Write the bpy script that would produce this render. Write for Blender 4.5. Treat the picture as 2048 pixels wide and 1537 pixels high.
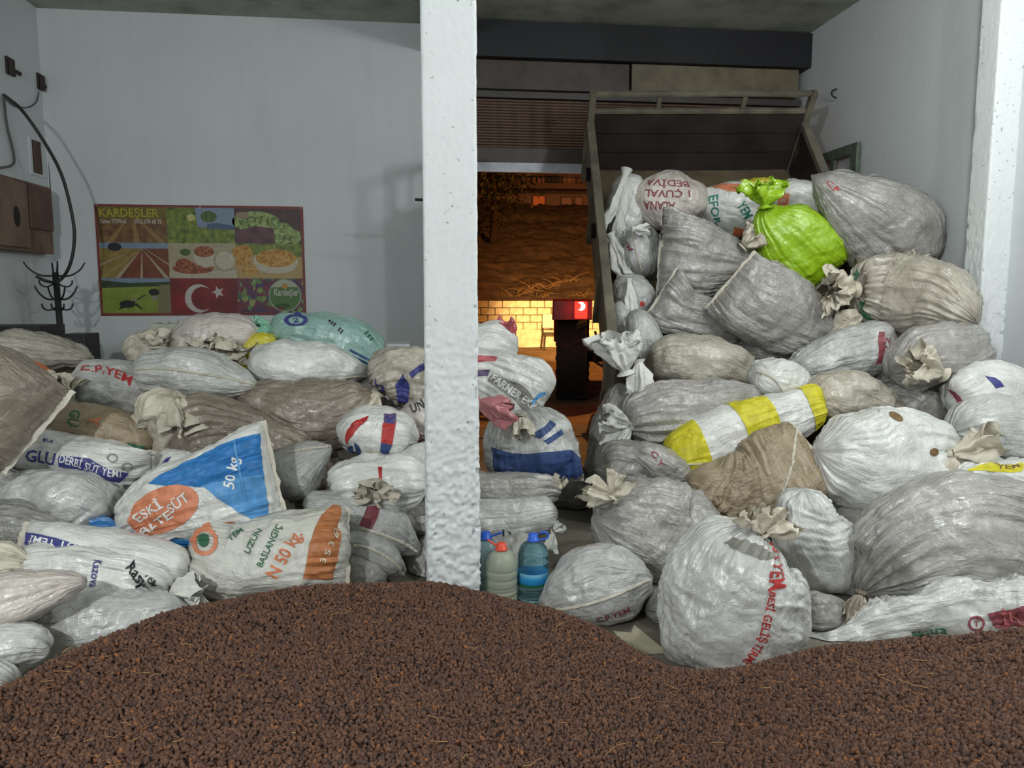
import bpy, bmesh, math, random
import numpy as np
from mathutils import Vector, Matrix, Euler

for o in list(bpy.data.objects): bpy.data.objects.remove(o)
scene = bpy.context.scene
COL = scene.collection
random.seed(7); RNG = np.random.default_rng(7)

# ------------------------------------------------------------------ camera
FPX = 1540.0; CAMZ = 1.55; YAW = math.radians(6.8); PIT = math.radians(6.8)
cd = bpy.data.cameras.new('camera'); cam_o = bpy.data.objects.new('camera', cd); COL.objects.link(cam_o)
cd.sensor_width = 36.0; cd.lens = FPX/2048*36.0; cd.clip_start = 0.05; cd.clip_end = 200
cam_o.location = (0, 0, CAMZ); cam_o.rotation_euler = (math.pi/2-PIT, 0, -YAW)
scene.camera = cam_o
FW = np.array([math.sin(YAW)*math.cos(PIT), math.cos(YAW)*math.cos(PIT), -math.sin(PIT)])
RT = np.array([math.cos(YAW), -math.sin(YAW), 0.0]); UP = np.cross(RT, FW); CAM = np.array([0, 0, CAMZ])
def ray(x, y): return FW+(x-1024)/FPX*RT-(y-768.5)/FPX*UP
def P(x, y, Y): d = ray(x, y); return CAM+d*(Y/d[1])
def depth(p): return float((np.asarray(p)-CAM)@FW)
def pj(p):
    v = np.asarray(p)-CAM; t = v@FW
    return np.stack([1024+FPX*(v@RT)/t, 768.5-FPX*(v@UP)/t], -1)

# ------------------------------------------------------------------ world, lamps, exposure
w = bpy.data.worlds.new('night'); scene.world = w; w.use_nodes = True
bg = w.node_tree.nodes['Background']; bg.inputs[0].default_value = (0.010, 0.011, 0.016, 1); bg.inputs[1].default_value = 0.5
def lamp(name, loc, energy, col, r=0.08, kind='POINT', target=None, spot=60, blend=.6):
    d = bpy.data.lights.new(name, kind); o = bpy.data.objects.new(name, d); COL.objects.link(o)
    o.location = loc; d.energy = energy; d.color = col
    if kind in ('POINT', 'SPOT'): d.shadow_soft_size = r
    if kind == 'SPOT': d.spot_size = math.radians(spot); d.spot_blend = blend
    if target: o.rotation_euler = (Vector(target)-Vector(loc)).to_track_quat('-Z', 'Y').to_euler()
    return o
COOL = (0.965, 0.99, 1.0)
lamp('warehouse_bulb', (2.83, 3.6, 3.57), 66, COOL, .08)
lamp('warehouse_bulb', (3.0, 1.8, 3.3), 130, COOL, .08)
lamp('warehouse_bulb', (-2.0, -1.0, 3.0), 300, COOL, .08)
SOD = (1.0, 0.42, 0.10)
lamp('street_lamp_light', (10.0, 15.0, 10.0), 4200, SOD, .15)
lamp('tractor_headlight', (2.35, 13.6, 1.1), 5200, (1.0, .60, .22), .06, 'SPOT', (4.1, 21.4, .95), 34, .8)
scene.view_settings.view_transform = 'Standard'; scene.view_settings.look = 'None'
scene.view_settings.exposure = 0.26; scene.view_settings.gamma = 1.0
scene.view_settings.use_curve_mapping = False

# ------------------------------------------------------------------ numpy noise
_perm = np.random.default_rng(11).permutation(4096).astype(np.int64)
_val = np.random.default_rng(12).uniform(-1, 1, 4096)
def noise(x, y, z):
    x, y, z = np.broadcast_arrays(np.asarray(x, float), np.asarray(y, float), np.asarray(z, float))
    xi = np.floor(x).astype(np.int64); yi = np.floor(y).astype(np.int64); zi = np.floor(z).astype(np.int64)
    fx, fy, fz = x-xi, y-yi, z-zi
    s = lambda t: t*t*t*(t*(6*t-15)+10)
    fx, fy, fz = s(fx), s(fy), s(fz)
    def h(a, b, c): return _val[_perm[(_perm[(_perm[a & 4095]+b) & 4095]+c) & 4095]]
    r = 0
    for dx in (0, 1):
        for dy in (0, 1):
            for dz in (0, 1):
                r = r+h(xi+dx, yi+dy, zi+dz)*(fx if dx else 1-fx)*(fy if dy else 1-fy)*(fz if dz else 1-fz)
    return r
def fbm(x, y, z, o=3):
    r = 0; a = 1; t = 0
    for k in range(o):
        r = r+a*noise(x*2**k+7.3*k, y*2**k+3.1*k, z*2**k+k); t += a; a *= .5
    return r/t
def ridge(n): return 1-2*np.abs(n)**.75

# ------------------------------------------------------------------ materials
MATS = {}
def srgb(r, g, b):
    f = lambda c: (c/255/12.92) if c/255 <= .04045 else ((c/255+.055)/1.055)**2.4
    return (f(r), f(g), f(b))
class NT:
    def __init__(s, name):
        m = bpy.data.materials.new(name); m.use_nodes = True; s.m = m; s.t = m.node_tree
        s.b = s.t.nodes['Principled BSDF']
    def n(s, typ, **kw):
        nd = s.t.nodes.new(typ)
        for k, v in kw.items():
            if k.startswith('_'): setattr(nd, k[1:], v)
            else:
                key = int(k[1:]) if (k[0] == 'i' and k[1:].isdigit()) else k.replace('__', ' ')
                s.set(nd.inputs[key], v)
        return nd
    def set(s, sock, v):
        if isinstance(v, bpy.types.NodeSocket): s.t.links.new(v, sock)
        else: sock.default_value = v
    def ramp(s, fac, stops):
        r = s.t.nodes.new('ShaderNodeValToRGB'); e = r.color_ramp.elements
        while len(e) < len(stops): e.new(.5)
        for el, (p, c) in zip(e, stops): el.position = p; el.color = (*c, 1) if len(c) == 3 else c
        s.set(r.inputs[0], fac); return r.outputs[0]
    def mix(s, fac, a, b, mode='MIX'):
        m = s.t.nodes.new('ShaderNodeMix'); m.data_type = 'RGBA'; m.blend_type = mode
        s.set(m.inputs[0], fac); s.set(m.inputs[6], a if not isinstance(a, tuple) else (*a[:3], 1)); s.set(m.inputs[7], b if not isinstance(b, tuple) else (*b[:3], 1))
        return m.outputs[2]
def simple(name, col, rough=.6, metal=0, emit=None, es=0, spec=.5, noise_amt=.12, nscale=14, bump=0, bscale=60, trans=0, ior=1.45):
    """plain procedural material: a colour with soft mottling and optional fine relief"""
    if name in MATS: return MATS[name]
    g = NT(name); b = g.b
    tc = g.n('ShaderNodeTexCoord')
    nz = g.n('ShaderNodeTexNoise', Vector=tc.outputs['Object'], Scale=nscale, Detail=5.0)
    dark = tuple(c*(1-noise_amt*1.6) for c in col); lite = tuple(min(1, c*(1+noise_amt)) for c in col)
    g.set(b.inputs['Base Color'], g.ramp(nz.outputs[0], [(.3, dark), (.7, lite)]))
    b.inputs['Roughness'].default_value = rough; b.inputs['Metallic'].default_value = metal
    b.inputs['Specular IOR Level'].default_value = spec; b.inputs['IOR'].default_value = ior
    b.inputs['Transmission Weight'].default_value = trans
    if emit: b.inputs['Emission Color'].default_value = (*emit, 1); b.inputs['Emission Strength'].default_value = es
    if bump:
        n2 = g.n('ShaderNodeTexNoise', Vector=tc.outputs['Object'], Scale=bscale, Detail=4.0)
        bp = g.n('ShaderNodeBump', Strength=bump, Distance=.01, Height=n2.outputs[0]); g.set(b.inputs['Normal'], bp.outputs[0])
    MATS[name] = g.m; return g.m
def sackmat(name, col, stain=(.16, .13, .10), dirt=.35, rough=.42, bump=.5, thin=0.0, var=.09):
    """woven plastic sack cloth: UV in metres along / around the sack"""
    if name in MATS: return MATS[name]
    g = NT(name); b = g.b
    uv = g.n('ShaderNodeTexCoord'); oi = g.n('ShaderNodeObjectInfo')
    off = g.n('ShaderNodeVectorMath', _operation='ADD'); g.set(off.inputs[0], uv.outputs['UV'])
    sc = g.n('ShaderNodeVectorMath', _operation='SCALE'); g.set(sc.inputs[0], oi.outputs['Location']); sc.inputs['Scale'].default_value = 3.7
    g.set(off.inputs[1], sc.outputs[0]); co = off.outputs[0]
    n1 = g.n('ShaderNodeTexNoise', Vector=co, Scale=5.0, Detail=6.0, Roughness=.65)
    n2 = g.n('ShaderNodeTexNoise', Vector=co, Scale=38.0, Detail=4.0)
    c1 = g.mix(g.ramp(n1.outputs[0], [(.46, (0, 0, 0)), (.78, (dirt,)*3)]), col, stain)
    c2 = g.mix(g.ramp(n2.outputs[0], [(.3, (1-var,)*3), (.7, (1,)*3)]), (0, 0, 0), c1)
    mp2 = g.n('ShaderNodeMapping', Vector=co, Scale=(330, 330, 330))
    g.set(b.inputs['Base Color'], c2)
    g.set(b.inputs['Roughness'], g.ramp(n2.outputs[0], [(.3, (max(.12, rough-.2),)*3), (.75, (rough+.04,)*3)]))
    # relief: creases along the sack, crumple, weave
    mpa = g.n('ShaderNodeMapping', Vector=co, Scale=(5, 30, 1))
    ra = g.n('ShaderNodeTexNoise', Vector=mpa.outputs[0], Scale=1.0, Detail=4.0, Roughness=.6, Distortion=.8)
    rb = g.n('ShaderNodeTexNoise', Vector=co, Scale=21.0, Detail=5.0, Roughness=.55, Distortion=1.6)
    gn = g.n('ShaderNodeTexNoise', Vector=co, Scale=4.3, Detail=2.0); gt = g.ramp(gn.outputs[0], [(.40, (.12,)*3), (.62, (1, 1, 1))])
    ml = g.n('ShaderNodeMath', _operation='MULTIPLY'); g.set(ml.inputs[0], ra.outputs[0]); g.set(ml.inputs[1], gt)
    hb = g.n('ShaderNodeMath', _operation='MULTIPLY_ADD'); g.set(hb.inputs[0], rb.outputs[0]); hb.inputs[1].default_value = .4; g.set(hb.inputs[2], ml.outputs[0])
    bp = g.n('ShaderNodeBump', Strength=min(1, bump*1.5), Distance=.03, Height=hb.outputs[0])
    vo = g.n('ShaderNodeTexVoronoi', Vector=co, Scale=46.0, _feature='SMOOTH_F1')
    bp2 = g.n('ShaderNodeBump', Strength=bump*.18, Distance=.006, Height=vo.outputs[0], Normal=bp.outputs[0])
    wv = g.n('ShaderNodeTexWave', Vector=co, Scale=70.0); bp3 = g.n('ShaderNodeBump', Strength=.06, Distance=.001, Height=wv.outputs[0], Normal=bp2.outputs[0])
    g.set(b.inputs['Normal'], bp3.outputs[0]); bpc = g.n('ShaderNodeBump', Strength=min(1, bump*.5), Distance=.03, Height=hb.outputs[0]); g.set(b.inputs['Coat Normal'], bpc.outputs[0])
    b.inputs['Specular IOR Level'].default_value = .7; b.inputs['Coat Weight'].default_value = .5 if rough < .45 else 0; b.inputs['Coat Roughness'].default_value = .2
    MATS[name] = g.m; return g.m

# ------------------------------------------------------------------ object helpers
def mesh_obj(name, v, f, mat, parent=None, smooth=False, uv=None, mi=None, loc=None):
    """one mesh object; v in world coordinates, stored relative to its own (or its parent's) origin"""
    v = np.asarray(v, float).reshape(-1, 3)
    org = np.array(loc if loc is not None else (0, 0, 0), float)
    if parent is not None: org = np.array(parent['org'] if 'org' in parent else (0, 0, 0), float)
    me = bpy.data.meshes.new(name); me.from_pydata((v-org).tolist(), [], [tuple(int(q) for q in t) for t in f])
    for m in (mat if isinstance(mat, (list, tuple)) else [mat]): me.materials.append(m)
    if mi is not None: me.polygons.foreach_set('material_index', np.asarray(mi, np.int32))
    if smooth: me.polygons.foreach_set('use_smooth', np.ones(len(me.polygons), bool))
    if uv is not None:
        l = me.uv_layers.new(name='UVMap'); vi = np.zeros(len(me.loops), np.int32); me.loops.foreach_get('vertex_index', vi)
        l.data.foreach_set('uv', np.asarray(uv, float)[vi].ravel())
    me.update()
    o = bpy.data.objects.new(name, me); COL.objects.link(o)
    if parent is not None: o.parent = parent
    else: o.location = org
    return o
ROOTS = []
def empty(name, org, label=None, cat=None, group=None, kind=None):
    o = bpy.data.objects.new(name, None); COL.objects.link(o); o.location = org; o.empty_display_size = .1
    o['org'] = [float(q) for q in org]; ROOTS.append(o); tag(o, label, cat, group, kind); return o
def tag(o, label=None, cat=None, group=None, kind=None):
    if label: o['label'] = label
    if cat: o['category'] = cat
    if group: o['group'] = group
    if kind: o['kind'] = kind
    return o
class MB:
    """collects plain shapes into one mesh"""
    def __init__(s): s.v = []; s.f = []; s.mi = []
    def add(s, v, f, mi=0):
        k = len(s.v); s.v += [tuple(q) for q in v]; s.f += [tuple(i+k for i in t) for t in f]; s.mi += [mi]*len(f); return s
    def box(s, x0, x1, y0, y1, z0, z1, mi=0, fr=None):
        v = [(x, y, z) for z in (z0, z1) for x, y in ((x0, y0), (x1, y0), (x1, y1), (x0, y1))]
        if fr: o, a, b, c = [np.asarray(q, float) for q in fr]; v = [tuple(o+p[0]*a+p[1]*b+p[2]*c) for p in v]
        return s.add(v, [(3, 2, 1, 0), (4, 5, 6, 7), (0, 1, 5, 4), (1, 2, 6, 5), (2, 3, 7, 6), (3, 0, 4, 7)], mi)
    def tube(s, pts, r, n=8, mi=0, cap=True):
        pts = np.asarray(pts, float); k = len(pts); rr = np.broadcast_to(np.asarray(r, float), (k,))
        T = np.gradient(pts, axis=0); T /= np.linalg.norm(T, axis=1)[:, None]+1e-9
        a = np.array([0, 0, 1.0]) if abs(T[0][2]) < .9 else np.array([1.0, 0, 0])
        V = []
        for i in range(k):
            u = np.cross(T[i], a); u /= np.linalg.norm(u)+1e-9; w2 = np.cross(u, T[i]); a = w2
            for j in range(n):
                t = 2*math.pi*j/n; V.append(pts[i]+rr[i]*(math.cos(t)*u+math.sin(t)*w2))
        Fc = [(i*n+j, i*n+(j+1) % n, (i+1)*n+(j+1) % n, (i+1)*n+j) for i in range(k-1) for j in range(n)]
        if cap: Fc += [tuple(range(n-1, -1, -1)), tuple((k-1)*n+j for j in range(n))]
        return s.add(V, Fc, mi)
    def lathe(s, prof, c, n=32, mi=0, axis='z', arc=None):
        V = []
        for r, h in prof:
            for j in range(n):
                t = 2*math.pi*j/n; p = (r*math.cos(t), r*math.sin(t), h)
                if axis == 'x': p = (h, p[0], p[1])
                if axis == 'y': p = (p[0], h, p[1])
                V.append((c[0]+p[0], c[1]+p[1], c[2]+p[2]))
        k = len(prof)
        Fc = [(i*n+j, i*n+(j+1) % n, (i+1)*n+(j+1) % n, (i+1)*n+j) for i in range(k-1) for j in range(n)]
        return s.add(V, Fc, mi)
    def poly(s, pts, mi=0): return s.add(pts, [tuple(range(len(pts)))], mi)
    def build(s, name, mat, parent=None, smooth=False, loc=None, fix=True):
        o = mesh_obj(name, s.v, s.f, mat, parent, smooth, None, s.mi, loc)
        if fix:
            bm = bmesh.new(); bm.from_mesh(o.data); bmesh.ops.recalc_face_normals(bm, faces=bm.faces); bm.to_mesh(o.data); bm.free()
        return o
def bevel(o, w=.006, seg=2):
    m = o.modifiers.new('bevel', 'BEVEL'); m.width = w; m.segments = seg; m.limit_method = 'ANGLE'; return o
_txt = {}
def text_faces(body, bold=.0):
    """flat lettering: list of 2D polygons, x in 0..1 of its length, y in 0..1 of cap height"""
    if body in _txt: return _txt[body]
    c = bpy.data.curves.new('lettering', 'FONT'); c.body = body; c.size = 1; c.resolution_u = 2; c.offset = .018+bold
    o = bpy.data.objects.new('lettering', c); COL.objects.link(o); bpy.context.view_layer.update()
    me = bpy.data.meshes.new_from_object(o.evaluated_get(bpy.context.evaluated_depsgraph_get()))
    V = np.array([v.co[:2] for v in me.vertices]); F = [list(p.vertices) for p in me.polygons]
    bpy.data.objects.remove(o); bpy.data.curves.remove(c); bpy.data.meshes.remove(me)
    V[:, 0] = (V[:, 0]-V[:, 0].min())/max(1e-6, np.ptp(V[:, 0])); V[:, 1] = V[:, 1]/.72
    _txt[body] = (V, F); return V, F
# ================================================================== THE ROOM
WL, WR, WB, CE = -3.68, 4.2, 8.4, 4.31
def wallmat(name, col, dirt, dcol, bump=.25, sc=1.0):
    g = NT(name); b = g.b; tc = g.n('ShaderNodeTexCoord')
    n1 = g.n('ShaderNodeTexNoise', Vector=tc.outputs['Object'], Scale=.9*sc, Detail=6.0, Roughness=.6)
    n2 = g.n('ShaderNodeTexNoise', Vector=tc.outputs['Object'], Scale=9.0*sc, Detail=6.0, Roughness=.7)
    mp = g.n('ShaderNodeMapping', Vector=tc.outputs['Object'], Scale=(3.0, 3.0, .35))
    n3 = g.n('ShaderNodeTexNoise', Vector=mp.outputs[0], Scale=2.0*sc, Detail=4.0)
    c = g.mix(g.ramp(n1.outputs[0], [(.42, (0, 0, 0)), (.75, (dirt,)*3)]), col, dcol)
    c = g.mix(g.ramp(n3.outputs[0], [(.5, (0, 0, 0)), (.8, (dirt*.8,)*3)]), c, tuple(q*.72 for q in col))
    c = g.mix(g.ramp(n2.outputs[0], [(.62, (0, 0, 0)), (.8, (dirt*.7,)*3)]), c, tuple(q*.6 for q in dcol))
    g.set(b.inputs['Base Color'], c); b.inputs['Roughness'].default_value = .75; b.inputs['Specular IOR Level'].default_value = .3
    n4 = g.n('ShaderNodeTexNoise', Vector=tc.outputs['Object'], Scale=22.0, Detail=7.0, Roughness=.6)
    bp = g.n('ShaderNodeBump', Strength=bump, Distance=.01, Height=n4.outputs[0]); g.set(b.inputs['Normal'], bp.outputs[0])
    MATS[name] = g.m; return g.m
M_wall = wallmat('whitewashed_plaster', srgb(206, 211, 213), .25, srgb(176, 181, 181))
M_ceil = wallmat('mouldy_concrete', srgb(172, 176, 164), .85, srgb(96, 106, 90), .4, 2.2)
M_floor = wallmat('concrete_floor', srgb(124, 118, 106), .7, srgb(80, 74, 66), .3, 2.0)
M_white = wallmat('white_lime_paint', srgb(222, 226, 227), .18, srgb(184, 190, 188), .35, 3.0)
_g = M_white.node_tree; _b = _g.nodes['Principled BSDF']; _src = _b.inputs['Base Color'].links[0].from_socket
_n = _g.nodes.new('ShaderNodeTexNoise'); _n.inputs['Scale'].default_value = 34; _n.inputs['Detail'].default_value = 3; _tc = _g.nodes.new('ShaderNodeTexCoord'); _g.links.new(_tc.outputs['Object'], _n.inputs['Vector'])
_r = _g.nodes.new('ShaderNodeValToRGB'); _r.color_ramp.elements[0].position = .66; _r.color_ramp.elements[0].color = (0, 0, 0, 1); _r.color_ramp.elements[1].position = .74; _r.color_ramp.elements[1].color = (.75, .75, .75, 1); _g.links.new(_n.outputs[0], _r.inputs[0])
_m = _g.nodes.new('ShaderNodeMix'); _m.data_type = 'RGBA'; _g.links.new(_r.outputs[0], _m.inputs[0]); _g.links.new(_src, _m.inputs[6]); _m.inputs[7].default_value = (.13, .13, .12, 1); _g.links.new(_m.outputs[2], _b.inputs['Base Color'])
M_dark = simple('black_paint', (.012, .012, .015), .6)
M_brown = simple('brown_shutter_paint', srgb(70, 60, 54), .5, noise_amt=.2, nscale=6)
M_brown2 = simple('olive_brown_panel', srgb(112, 102, 82), .55, noise_amt=.2, nscale=6)
M_steel = simple('pale_grey_steel', srgb(170, 172, 180), .45, metal=.2)
M_green = simple('green_grey_gate_paint', srgb(92, 104, 92), .5, noise_amt=.2)

def slab(name, x0, x1, y0, y1, z0, z1, mat, par=None):
    o = MB().box(x0, x1, y0, y1, z0, z1).build(name, mat, par, loc=(x0, y0, z0)); 
    if par is None: o['kind'] = 'structure'
    return o
floor = slab('floor', WL-.25, WR+.25, -4.0, WB+.25, -.2, 0, M_floor)
ceil = slab('ceiling', WL-.25, WR+.25, -4.0, WB+.25, CE, CE+.2, M_ceil)
slab('wall_left', WL-.25, WL, -4.0, WB, 0, CE, M_wall)
slab('wall_right', WR, WR+.25, -4.0, WB+.25, 0, CE, M_wall)
slab('wall_back', WL-.25, .42, WB, WB+.25, 0, CE, M_wall)
slab('wall_front', WL-.25, WR+.25, -4.25, -4.0, 0, CE, M_wall)
slab('trim_1', .06, .34, 3.74, WB, 4.03, CE, M_ceil)['label'] = 'ceiling beam running from the pillar to the back wall'
slab('trim_2', .42, WR, WB+.12, WB+.25, 2.95, CE, M_dark)['label'] = 'dark lintel above the door opening'
slab('trim_3', .42, WR, WB-.25, WB+.10, 3.94, CE-.02, M_dark)['label'] = 'black beam over the roller shutter'

# white pillar with rough chipped lime plaster
def pillar(name, x0, x1, y0, y1, z0, z1, nz, nside, amp, label, low=1.0, smooth_top=1.2):
    per = []
    cs = [(x0, y0), (x1, y0), (x1, y1), (x0, y1)]
    for k in range(4):
        a, b = np.array(cs[k]), np.array(cs[(k+1) % 4])
        for j in range(nside): per.append(a+(b-a)*j/nside)
    per = np.array(per); m = len(per); cen = np.array([(x0+x1)/2, (y0+y1)/2])
    h = np.array([(x1-x0)/2, (y1-y0)/2]); rel = per-cen
    rr = .012; inner = np.clip(rel, -(h-rr), h-rr); d = rel-inner; ln = np.linalg.norm(d, axis=1)[:, None]
    nrm = d/np.maximum(ln, 1e-6); nrm[ln[:, 0] < 1e-6] = 0
    base = cen+inner+nrm*rr
    z = np.linspace(z0, z1, nz)
    Z = z[:, None]+np.zeros((1, m)); X = base[None, :, 0]+0*Z; Y = base[None, :, 1]+0*Z
    edge = np.clip(1-(np.minimum(h[0]-np.abs(rel[:, 0]), 9)+np.minimum(h[1]-np.abs(rel[:, 1]), 9)+0*rel[:, 0])/.05, 0, 1)
    rough = np.clip(1.25-(Z-.2)/smooth_top, .14, 1)*low
    n1 = fbm(X*5, Y*5, Z*3, 3)*.004
    n2 = ridge(fbm(X*26, Y*26, Z*20+9, 3))*.0085*rough
    n3 = fbm(X*60, Y*60, Z*52, 2)*.0065*rough
    pits = -np.clip(noise(X*55+5, Y*55, Z*40)-.56, 0, 1)*.09*rough*(.5+1.5*edge[None, :])
    chip = -np.clip(noise(X*9+3, Y*9, Z*9)-.35, 0, 1)*.03*edge[None, :]*(.3+.7*rough)
    D = (n1+n2+n3+pits+chip)*amp
    V = np.stack([X+D*nrm[None, :, 0], Y+D*nrm[None, :, 1], Z], -1).reshape(-1, 3)
    F = [(i*m+j, i*m+(j+1) % m, (i+1)*m+(j+1) % m, (i+1)*m+j) for i in range(nz-1) for j in range(m)]
    o = mesh_obj(name, V, F, M_white, None, True, loc=(cen[0], cen[1], z0)); o['kind'] = 'structure'; o['label'] = label
    return o
pillar('pillar', .022, .262, 3.5, 3.74, 0, CE, 560, 34, 1.0, 'white square pillar with rough chipped lime plaster between the sack piles')
pillar('pillar', 4.0, 4.21, 5.125, 5.325, 0, CE, 300, 24, .9, 'white pilaster standing against the right wall beside the sacks', .8, 2.0)

# roller shutter, rolled halfway up, with its boxes
sh = empty('roller_shutter', (2.3, WB, 2.8), 'brown slatted roller shutter pulled up above the door opening', 'shutter')
M_slat = simple('brown_shutter_slat', srgb(116, 94, 82), .35, noise_amt=.15)
slat_me = None
for k in range(17):
    z = 3.07+k*.0295
    if slat_me is None:
        b = MB(); pr = [(-.012, 0), (-.03, .006), (-.034, .014), (-.026, .023), (-.006, .0275)]
        V = []
        for x in (.44, WR-.02):
            V += [(x, p[0], p[1]) for p in pr]+[(x, .004, .0275), (x, .004, 0)]
        n = 7; b.add(V, [(j, (j+1) % n, n+(j+1) % n, n+j) for j in range(n)]+[tuple(range(n)), tuple(range(2*n-1, n-1, -1))])
        o = b.build('slat', M_slat); slat_me = o.data
    else:
        o = bpy.data.objects.new('slat', slat_me); COL.objects.link(o)
    o.parent = sh; o.location = Vector((0, WB-.03, z))-Vector(sh['org'])
MB().box(.44, WR-.02, WB-.08, WB-.02, 2.92, 3.065).build('bottom_bar', M_brown, sh)
MB().box(.44, WR-.02, WB-.06, WB-.01, 2.82, 2.92).build('bottom_rail', M_steel, sh)
MB().box(.44, WR-.02, WB-.10, WB+.0, 3.575, 3.64).build('guide_rail', simple('dark_grey_rail', srgb(70, 66, 62), .5), sh)
bevel(MB().box(.44, 2.23, WB-.16, WB+.1, 3.645, 3.935).build('box_panel', M_brown, sh))
bevel(MB().box(2.25, WR-.1, WB-.18, WB+.1, 3.645, 3.935).build('box_panel', M_brown2, sh))

# gate leaves: frame, vent slots on top, sheet below, latch
def gate_leaf(label, o, ax, L, nx):
    """o hinge foot, ax unit vector along the leaf, nx thickness direction"""
    r = empty('gate_leaf', o, label, 'gate'); fr = (o, ax, nx, (0, 0, 1)); t = .02; H = 2.96
    bevel(MB().box(0, .09, -t, t, 0.02, H, fr=fr).build('stile', M_green, r)); bevel(MB().box(L-.11, L, -t, t, 0.02, H, fr=fr).build('stile', M_green, r))
    bevel(MB().box(.09, L-.11, -t, t, H-.10, H, fr=fr).build('rail', M_green, r)); bevel(MB().box(.09, L-.11, -t, t, 0.02, .12, fr=fr).build('rail', M_green, r))
    for k in (1, 2): 
        x = L*k/3-.03; MB().box(x, x+.06, -t*.7, t*.7, 2.58, H-.10, fr=fr).build('divider', M_green, r)
    MB().box(.09, L-.11, -.006, .006, .12, 2.58, fr=fr).build('sheet', M_green, r)
    MB().box(.09, L-.11, -.014, .014, 1.2, 1.26, fr=fr).build('rail', M_green, r)
    return r
gate_leaf('green-grey metal gate leaf folded back against the right wall', (WR-.07, 8.36, 0), (0, -1, 0), 1.33, (1, 0, 0))
gl = gate_leaf('grey metal gate leaf standing open behind the white pillar', (.35, 8.36, 0), (0, -1, 0), 1.33, (1, 0, 0))
MB().tube([(.34, 7.1, 2.36), (.12, 7.1, 2.37), (-.03, 7.1, 2.375)], .013).build('latch', M_dark, gl)

# ------------------------------------------------------------------ poster on the back wall
def tex(name, stops, scale=40, detail=4, rough=.5, vor=False):
    if name in MATS: return MATS[name]
    g = NT(name); tc = g.n('ShaderNodeTexCoord')
    nz = g.n('ShaderNodeTexVoronoi', Vector=tc.outputs['Object'], Scale=float(scale)) if vor else g.n('ShaderNodeTexNoise', Vector=tc.outputs['Object'], Scale=float(scale), Detail=float(detail))
    src = nz.outputs[0]
    if name.startswith('ink_'): stops = [(p_, tuple(q_*.62 for q_ in c_)) for p_, c_ in stops]
    if vor:
        sp = g.n('ShaderNodeSeparateColor'); g.set(sp.inputs[0], nz.outputs['Color']); src = sp.outputs[0]
    g.set(g.b.inputs['Base Color'], g.ramp(src, stops)); g.b.inputs['Roughness'].default_value = rough
    MATS[name] = g.m; return g.m
PX0, PX1, PZ0, PZ1 = -3.255, -1.195, 1.31, 2.437
pos = empty('poster', (PX0, WB-.012, PZ0), 'wide vinyl poster of fields, fruit bowls, grapes and a red flag on the back wall', 'poster')
M_red = simple('poster_red', srgb(120, 52, 46), .5)
pc = lambda n, r, g, b: simple('ink_'+n, srgb(r*.82, g*.82, b*.80), .5, noise_amt=.1, nscale=30)
MB().box(PX0, PX1, WB-.010, WB-.001, PZ0, PZ1).build('backing_sheet', M_red, pos)
cw = (PX1-PX0-.05)/3; ch = (PZ1-PZ0-.05)/3
def cell(cx, cy, shapes):
    """shapes: (points in 0..1, material); each on a thin print layer"""
    x0 = PX0+.025+cx*cw; z0 = PZ1-.025-(cy+1)*ch; b = MB(); ms = []
    for k, (pts, m) in enumerate(shapes):
        if m not in ms: ms.append(m)
        y = WB-.0115-.0006*k
        b.poly([(x0+u*cw, y, z0+v*ch) for u, v in pts][::1], ms.index(m))
    return b.build('picture', ms, pos, fix=False)
full = [(0, 0), (1, 0), (1, 1), (0, 1)]
def ell(cx, cy, rx, ry, n=22, a0=0, a1=2*math.pi): return [(cx+rx*math.cos(a0+(a1-a0)*k/n), cy+ry*math.sin(a0+(a1-a0)*k/n)) for k in range(n)]
t_soil = tex('ink_brown_field', [(.3, srgb(96, 66, 40)), (.6, srgb(150, 110, 62)), (.8, srgb(176, 140, 70))], 16)
t_leaf = tex('ink_leaves', [(.3, srgb(66, 92, 40)), (.55, srgb(140, 160, 60)), (.75, srgb(190, 190, 90))], 18)
t_grape = tex('ink_green_grapes', [(.1, srgb(96, 126, 60)), (.5, srgb(150, 178, 96)), (.9, srgb(190, 205, 130))], 42, vor=True)
t_raisin = tex('ink_raisins', [(.1, srgb(130, 62, 34)), (.6, srgb(178, 98, 58)), (.9, srgb(196, 124, 80))], 48, vor=True)
t_gold = tex('ink_gold_fruit', [(.1, srgb(190, 126, 40)), (.5, srgb(220, 164, 70)), (.9, srgb(232, 190, 100))], 42, vor=True)
t_mix = tex('ink_mixed_grapes', [(.0, srgb(70, 50, 92)), (.3, srgb(140, 60, 66)), (.5, srgb(60, 66, 120)), (.7, srgb(120, 160, 84)), (1, srgb(186, 190, 120))], 20, vor=True)
t_flag = tex('ink_flag_red', [(.3, srgb(104, 22, 26)), (.7, srgb(170, 36, 38))], 4)
t_grass = tex('ink_grass', [(.3, srgb(140, 158, 50)), (.7, srgb(170, 186, 70))], 9)
t_wood = tex('ink_dark_wood', [(.3, srgb(64, 40, 42)), (.7, srgb(104, 66, 68))], 12)
cell(0, 0, [(full, t_soil), ([(.1, 0), (.2, 0), (.42, .62), (.4, .62)], pc('track', 176, 136, 86)), ([(.5, 0), (.6, 0), (.53, .62), (.51, .62)], pc('track', 176, 136, 86)), ([(.86, 0), (.98, 0), (.62, .62), (.6, .62)], pc('track', 176, 136, 86)),
     ([(0, .66), (1, .66), (1, 1), (0, 1)], tex('ink_olive_field', [(.3, srgb(110, 96, 36)), (.7, srgb(150, 130, 54))], 20))])
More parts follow.
